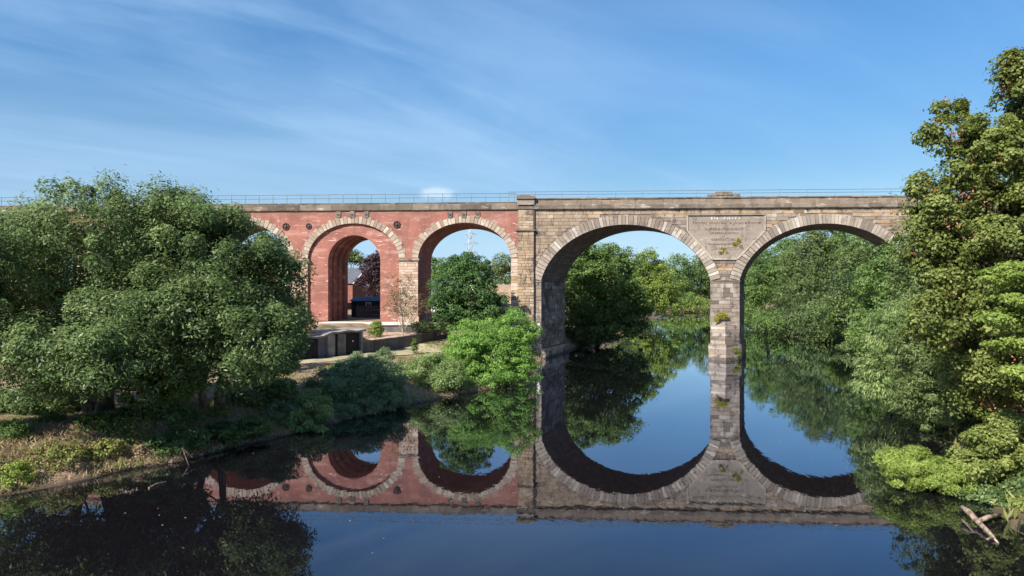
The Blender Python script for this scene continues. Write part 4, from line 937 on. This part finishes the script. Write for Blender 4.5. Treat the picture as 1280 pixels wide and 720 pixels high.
gw = empty('garden_wall', (B.x, B.y, 0), math.atan2(C_.y-B.y, C_.x-B.x), label='long low grey rendered wall running from the outhouse towards the green tree', cat='wall')
gl = (C_-B).length+1.5
m = MB(); m.add([(.0, 0, .8), (gl, 0, 1.8), (gl, 0, 3.35), (0, 0, 2.7), (.0, .35, .8), (gl, .35, 1.8), (gl, .35, 3.35), (0, .35, 2.7)], [(0, 1, 2, 3), (7, 6, 5, 4), (3, 2, 6, 7), (0, 3, 7, 4), (1, 5, 6, 2)]); m.build('wall', MAT['greywall'], gw)
m = MB(); m.add([(.0, -.05, 2.7), (gl, -.05, 3.35), (gl, -.05, 3.43), (0, -.05, 2.78), (.0, .4, 2.7), (gl, .4, 3.35), (gl, .4, 3.43), (0, .4, 2.78)], [(0, 1, 2, 3), (7, 6, 5, 4), (3, 2, 6, 7), (0, 3, 7, 4), (0, 4, 5, 1)]); m.build('coping', MAT['wood'], gw)
# pinkish soil bed of the terrace
gx2, gy2 = np.meshgrid(np.linspace(-17.5, -8.2, 20), np.linspace(73, 85, 26)); gz2 = th(gx2, gy2)
sx_ = []; ms = MB()
bed = [(-16.35, 74.95), (-8.9, 84.1), (-12, 84.2), (-18.2, 78.5)]
ms.add([(x, y, z_) for (x, y), z_ in zip(bed, (2.66, 3.2, 3.36, 3.3))], [(0, 1, 2, 3)]); ms.build('soil_bed', MAT['soil'], kind='structure')
tw = empty('terrace_wall', wl(fs(410), -3.4, 0), 0, label='pale concrete kerb on a dark retaining wall at the foot of the arches', cat='wall')
o = tw.location; e0 = [wl(fs(408), -4.2), wl(fs(562), -1.0), wl(fs(562), -.4), wl(fs(408), .2)]
def slab(e, z0, z1): return [(p.x-o.x, p.y-o.y, z0) for p in e]+[(p.x-o.x, p.y-o.y, z1) for p in e]
bf = [(3, 2, 1, 0), (4, 5, 6, 7), (0, 1, 5, 4), (1, 2, 6, 5), (2, 3, 7, 6), (3, 0, 4, 7)]
MB().add(slab(e0, 4.18, 4.46), bf).build('kerb', MAT['pale_concrete'], tw)
e1 = [wl(fs(413), -4.0), wl(fs(562), -.8), wl(fs(562), -.4), wl(fs(413), -.2)]; MB().add(slab(e1, 2.9, 4.178), bf).build('retaining_wall', MAT['greywall'], tw)
# ------------------------------------------------------------------ buildings behind
def house(name, label, px, Y, wdt, dep, eave, ridge, rz, wallm, roofm, win=(), chim=None, z0=None, axis_='x', side=None):
    x = XofY(px, Y); z0 = thz(x, Y) if z0 is None else z0
    h = empty(name, (x, Y, z0), rz, label=label, cat='house'); a, b = wdt/2, dep/2
    m = MB(); m.add([(-a, -b, -.5), (a, -b, -.5), (a, b, -.5), (-a, b, -.5), (-a, -b, eave), (a, -b, eave), (a, b, eave), (-a, b, eave), (-a, 0, ridge-.1), (a, 0, ridge-.1)],
                    [(0, 1, 5, 4), (2, 3, 7, 6), (0, 4, 8, 7, 3), (1, 2, 6, 9, 5)]); m.build('wall', MAT[wallm], h)
    q = .35; sl_ = (ridge-eave)/b; m = MB()
    for sg in (-1, 1):
        yb = sg*(b+q); m.add([(-a-q, yb, eave-q*sl_), (a+q, yb, eave-q*sl_), (a+q, 0, ridge), (-a-q, 0, ridge), (-a-q, yb, eave-q*sl_+.16), (a+q, yb, eave-q*sl_+.16), (a+q, 0, ridge+.16), (-a-q, 0, ridge+.16)],
                             [(0, 1, 2, 3), (4, 5, 6, 7), (0, 1, 5, 4), (1, 2, 6, 5), (3, 0, 4, 7)])
    rf = m.build('roof', MAT[roofm], h)
    m = MB()
    for sx in (-1, 1):
        for sg in (-1, 1): m.bar((sx*(a+q+.02), sg*(b+q), eave-q*sl_), (sx*(a+q+.02), 0, ridge), .10, 4)
    m.build('bargeboard', MAT['white'], rf)
    for (face_, u, zc, ww, hh) in win:
        if face_ == 'f': c, d1, d2 = (u, -b-.03, zc), (ww, .08, hh), (ww-.24, .10, hh-.24)
        else: c, d1, d2 = (a+.03, u, zc), (.08, ww, hh), (.10, ww-.24, hh-.24)
        wn = MB().box(c, d1).build('window', MAT['white'], h); MB().box(c, d2).build('pane', MAT['glass'], wn)
        MB().box(c, (.14 if face_ == 'f' else .12, .12 if face_ == 'f' else .06, hh-.2)).build('glazing_bar', MAT['white'], wn)
    if chim is not None:
        for cx_, npots in chim:
            ch = MB().box((cx_, 0, ridge+.7), (1.5 if npots > 2 else 1., .7, 2.2)).box((cx_, 0, ridge+1.85), (1.7 if npots > 2 else 1.2, .9, .18)).build('chimney', MAT['housebrick'], rf)
            for i in range(npots): MB().bar((cx_+(i-(npots-1)/2)*.45, 0, ridge+1.9), (cx_+(i-(npots-1)/2)*.45, 0, ridge+2.75), .17, 8, .14).build('chimney_pot', MAT['pot'], rf)
    return h
house('brick_house', 'red brick house with slate roof and pale gable edge behind the inner arch', 434, 141.5, 9, 8, 5.3, 8.2, R(-25), 'housebrick', 'slate', [('f', 1, 4.4, 1.3, 1.5), ('f', -2, 4.4, 1.3, 1.5), ('s', 0, 4.6, 1.5, 1.5), ('s', 1, 1.8, 1.6, 1.6)], [(-3.6, 2)])
house('brick_house', 'red roofed house with tall chimney pots behind the left brick arch', 350, 128, 12, 8, 5.6, 8.6, R(8), 'housebrick', 'tile', [('f', 2, 4, 1.3, 1.5), ('f', 4.5, 4, 1.3, 1.5), ('f', 2, 1.5, 1.3, 1.5)], [(-.2, 3)])
house('bungalow', 'low red building with tan roof at the right side of the brick arch', 628, 108, 11, 9, 2.6, 6.2, R(34), 'darkbrick', 'tan', [('f', -1.5, 1.6, 1.2, 1.1), ('f', 2.5, 1.6, 1.2, 1.1)])
house('bungalow', 'building with slate blue roof behind the brick pier', 540, 112, 8, 7, 2.8, 5.2, R(5), 'white', 'slate', [('f', 1, 1.6, 1.2, 1.1)])
house('brick_house', 'red brick house glimpsed behind the large ash tree', 170, 110, 12, 8, 5.2, 8, R(0), 'housebrick', 'tile', [('f', 2, 3.8, 1.3, 1.5)])
sh = empty('garden_shed', (XofY(462, 99), 99, thz(XofY(462, 99), 99)), R(-6), label='dark navy garden shed with blue roof and small white window', cat='shed')
for i in range(9): MB().box((0, -1.2, .15+i*.27), (4.6, .07, .255), M=Matrix.Rotation(R(3), 3, 'X')).build('board', MAT['navy'], sh)
MB().box((0, 0, 1.2), (4.5, 2.3, 2.35)).build('wall', MAT['navy'], sh)
m = MB(); m.add([(-2.5, -1.45, 2.38), (2.5, -1.45, 2.38), (2.2, 0, 2.95), (-2.2, 0, 2.95), (2.5, 1.45, 2.38), (-2.5, 1.45, 2.38), (-2.5, -1.45, 2.30), (2.5, -1.45, 2.30)], [(0, 1, 2, 3), (3, 2, 4, 5), (0, 1, 7, 6), (0, 3, 5), (1, 4, 2)]); m.build('roof', MAT['blue'], sh)
wn = MB().box((.25, -1.27, 1.78), (.8, .10, .72)).build('window', MAT['white'], sh); MB().box((.25, -1.29, 1.78), (.58, .10, .50)).build('pane', MAT['glass'], wn); MB().box((.25, -1.31, 1.78), (.05, .10, .55)).build('glazing_bar', MAT['white'], wn)
fe = empty('board_fence', wl(fs(452), 12.2, thz(*wl(fs(452), 12.2)[:2])), -TH, label='dark horizontal board fence under the inner brick arch', cat='fence')
for i in range(7): MB().box((0, 0, .12+i*.24), (8.5, .04, .20)).build('board', MAT['wood' if i % 3 == 1 else 'greywall'], fe)
for x in (-4, -1.4, 1.4, 4): MB().box((x, .07, .9), (.12, .1, 1.9)).build('post', MAT['greywall'], fe)
# pylon
py_ = empty('electricity_pylon', (XofY(588, 420), 420, 6), R(20), label='distant steel lattice pylon standing in the right brick arch', cat='pylon')
Hh = 39.; m = MB()
def hw(z): return 3.6*(1-z/Hh)**1.1+.55
lv = [0, 7, 13, 18, 22.5, 26.5, 30, 33, 36, Hh]
cr = lambda z: [Vector((i*hw(z), j*hw(z), z)) for i, j in ((-1, -1), (1, -1), (1, 1), (-1, 1))]
for a, b in zip(lv[:-1], lv[1:]):
    ca, cb = cr(a), cr(b)
    for i in range(4):
        m.bar(ca[i], cb[i], .16, 4); m.bar(ca[i], cb[(i+1) % 4], .10, 4); m.bar(ca[(i+1) % 4], cb[i], .10, 4); m.bar(cb[i], cb[(i+1) % 4], .10, 4)
m.build('lattice_tower', MAT['steel'], py_)
for z_, a in ((24, 4.2), (29.5, 5.0), (35, 3.8)):
    for sg in (-1, 1):
        m = MB(); tip = Vector((sg*a, 0, z_+.6))
        for j in (-1, 1): m.bar((sg*hw(z_), j*hw(z_), z_), tip, .10, 4); m.bar((sg*hw(z_), j*hw(z_), z_+1.5), tip, .10, 4)
        m.bar(tip, tip-Vector((0, 0, 1.6)), .10, 4); m.build('crossarm', MAT['steel'], py_)

# ------------------------------------------------------------------ small things
# driftwood
def pt(px, py, z=0.):
    Y = (H-z)*F/(py-360); return Vector((XofY(px, Y), Y, z))
dw = empty('driftwood_log', pt(1225, 655), 0, label='bleached forked driftwood log lying in the water at bottom right', cat='log'); o = dw.location
m = MB(); a, b, c = pt(1203, 634, .38), pt(1222, 652, .16), pt(1248, 679, .02)
m.tube([a-o, (a.lerp(b, .5)+Vector((.02, .05, .05)))-o, b-o, b.lerp(c, .55)-o+Vector((0, 0, .04)), c-o], [.09, .11, .10, .07, .03], 9); m.build('trunk', MAT['drift'], dw, smooth=True)
MB().tube([b-o, b.lerp(pt(1248, 644, .2), .5)-o+Vector((0, 0, .05)), pt(1250, 643, .18)-o], [.08, .08, .06], 8).build('branch', MAT['drift'], dw, smooth=True)
MB().tube([pt(1240, 672, .05)-o, pt(1234, 674, .12)-o], [.06, .03], 6).build('branch', MAT['drift'], dw)
MB().tube([pt(1203, 650, .08)-o, pt(1214, 662, .03)-o], [.05, .03], 6).build('branch', MAT['bark'], dw)
ds = empty('driftwood_branch', pt(200, 606), 0, label='thin pale stick floating near the left bank', cat='branch'); o = ds.location
MB().tube([pt(186, 610, .03)-o, pt(196, 605, .06)-o, pt(208, 602, .02)-o], [.04, .05, .02], 6).build('trunk', MAT['drift'], ds)
sn = empty('dead_branch', pt(232, 586), 0, label='bare twiggy branch drooping from the bank into the water', cat='branch'); o = sn.location
MB().tube([pt(222, 548, 1.0)-o, pt(228, 560, .7)-o, pt(236, 582, .02)-o], [.035, .03, .015], 5).build('trunk', MAT['bark'], sn)
for q in ((232, 566, .5), (241, 572, .3), (222, 575, .2)): MB().tube([pt(228, 560, .7)-o, pt(*q)-o], [.02, .008], 4).build('twig', MAT['bark'], sn)
st = empty('river_stump', pt(960, 440), 0, label='small pale stump standing in the water right of the pier', cat='stump'); o = st.location
MB().tube([Vector((0, 0, -.3)), Vector((.05, 0, .35)), Vector((-.05, 0, .75)), Vector((.1, 0, 1.0))], [.28, .22, .16, .05], 7).build('trunk', MAT['drift'], st, smooth=True)
MB().tube([Vector((0, 0, .4)), Vector((-.35, 0, .7))], [.10, .04], 6).build('branch', MAT['drift'], st)
# yellow bag in the undergrowth
Y = 40.3; p = W(265, 504, Y); bg_ = empty('yellow_bag', (p.x, p.y, p.z-.25), 0, label='small yellow and orange plastic bag caught in the shaded bank undergrowth', cat='bag')
def crumple(rx, ry, rz, seed):
    bm = bmesh.new(); bmesh.ops.create_icosphere(bm, subdivisions=3, radius=1); r_ = random.Random(seed)
    for v in bm.verts:
        k_ = 1+.18*math.sin(v.co.x*7+seed)*math.cos(v.co.z*6)+r_.uniform(-.06, .06); v.co = Vector((v.co.x*rx*(1-.35*v.co.z), v.co.y*ry, v.co.z*rz))*k_
    me = bpy.data.meshes.new('bag'); bm.to_mesh(me); bm.free(); return me
o = link('bag_body', crumple(.10, .08, .21, 1), MAT['yellow'], bg_); o.location = (0, 0, .22); o.rotation_euler = (0, R(18), 0)
o = link('bag_flap', crumple(.13, .05, .05, 2), MAT['orange'], bg_); o.location = (-.16, 0, .18); o.rotation_euler = (0, R(-28), 0)
MB().tube([Vector((.03, 0, .4)), Vector((.08, 0, .5)), Vector((.12, 0, .42))], [.012, .012, .012], 5).build('handle', MAT['orange'], bg_)
# river gauge board on the pier's abutment
gz_ = face(673.5, 413)[1]; gp = wl(fs(673.3), -.05, gz_-.9)
gb = empty('gauge_board', gp, -TH, label='small black and yellow depth gauge board fixed beside the downpipe', cat='gauge')
MB().box((0, 0, .9), (.24, .04, 1.7)).build('board', MAT['white'], gb)
for i in range(8): MB().box((-.05 if i % 2 else .05, -.03, .18+i*.2), (.12, .02, .09)).build('mark', MAT['yellow' if i % 3 else 'iron'], gb)
# bare concrete waterline stones near the abutment, and stones along the near bank
rs = MB(); r_ = random.Random(3)
for i in range(260):
    t = r_.random()*7; i0 = int(t); seg = LEFT[8:16]; a = Vector(seg[i0]); b = Vector(seg[i0+1]); p = a.lerp(b, t-i0)
    q = r_.uniform(.05, .16); x = p.x-r_.uniform(-.3, .9); y = p.y+r_.uniform(-.4, .4); z_ = max(thz(x, y), -.1)
    Mx = Matrix.Rotation(r_.random()*6, 3, 'Z') @ Matrix.Rotation(r_.uniform(-.5, .5), 3, 'X'); rs.box((x, y, z_), (q*1.4, q, q*.7), M=Mx, tone=r_.random())
rs.build('bank_stones', MAT['grey'], kind='stuff')
n = 60; x = RNG.uniform(-18, 18, n); y = 21+RNG.gamma(1.6, 14, n); k = inside(x, y, RIV) & (seg_dist(x, y, RIV) > .5); x = x[k]; y = y[k]
link('floating_leaves', leaf_mesh('floating_leaves', np.stack([x, y, np.full(len(x), .008)], 1), np.tile([0., 0., 1.], (len(x), 1)), .10, .06, RNG.random(len(x))), MAT['straw'], kind='stuff')
print('leaf tris', TOTAL[0], 'objects', len(bpy.data.objects))
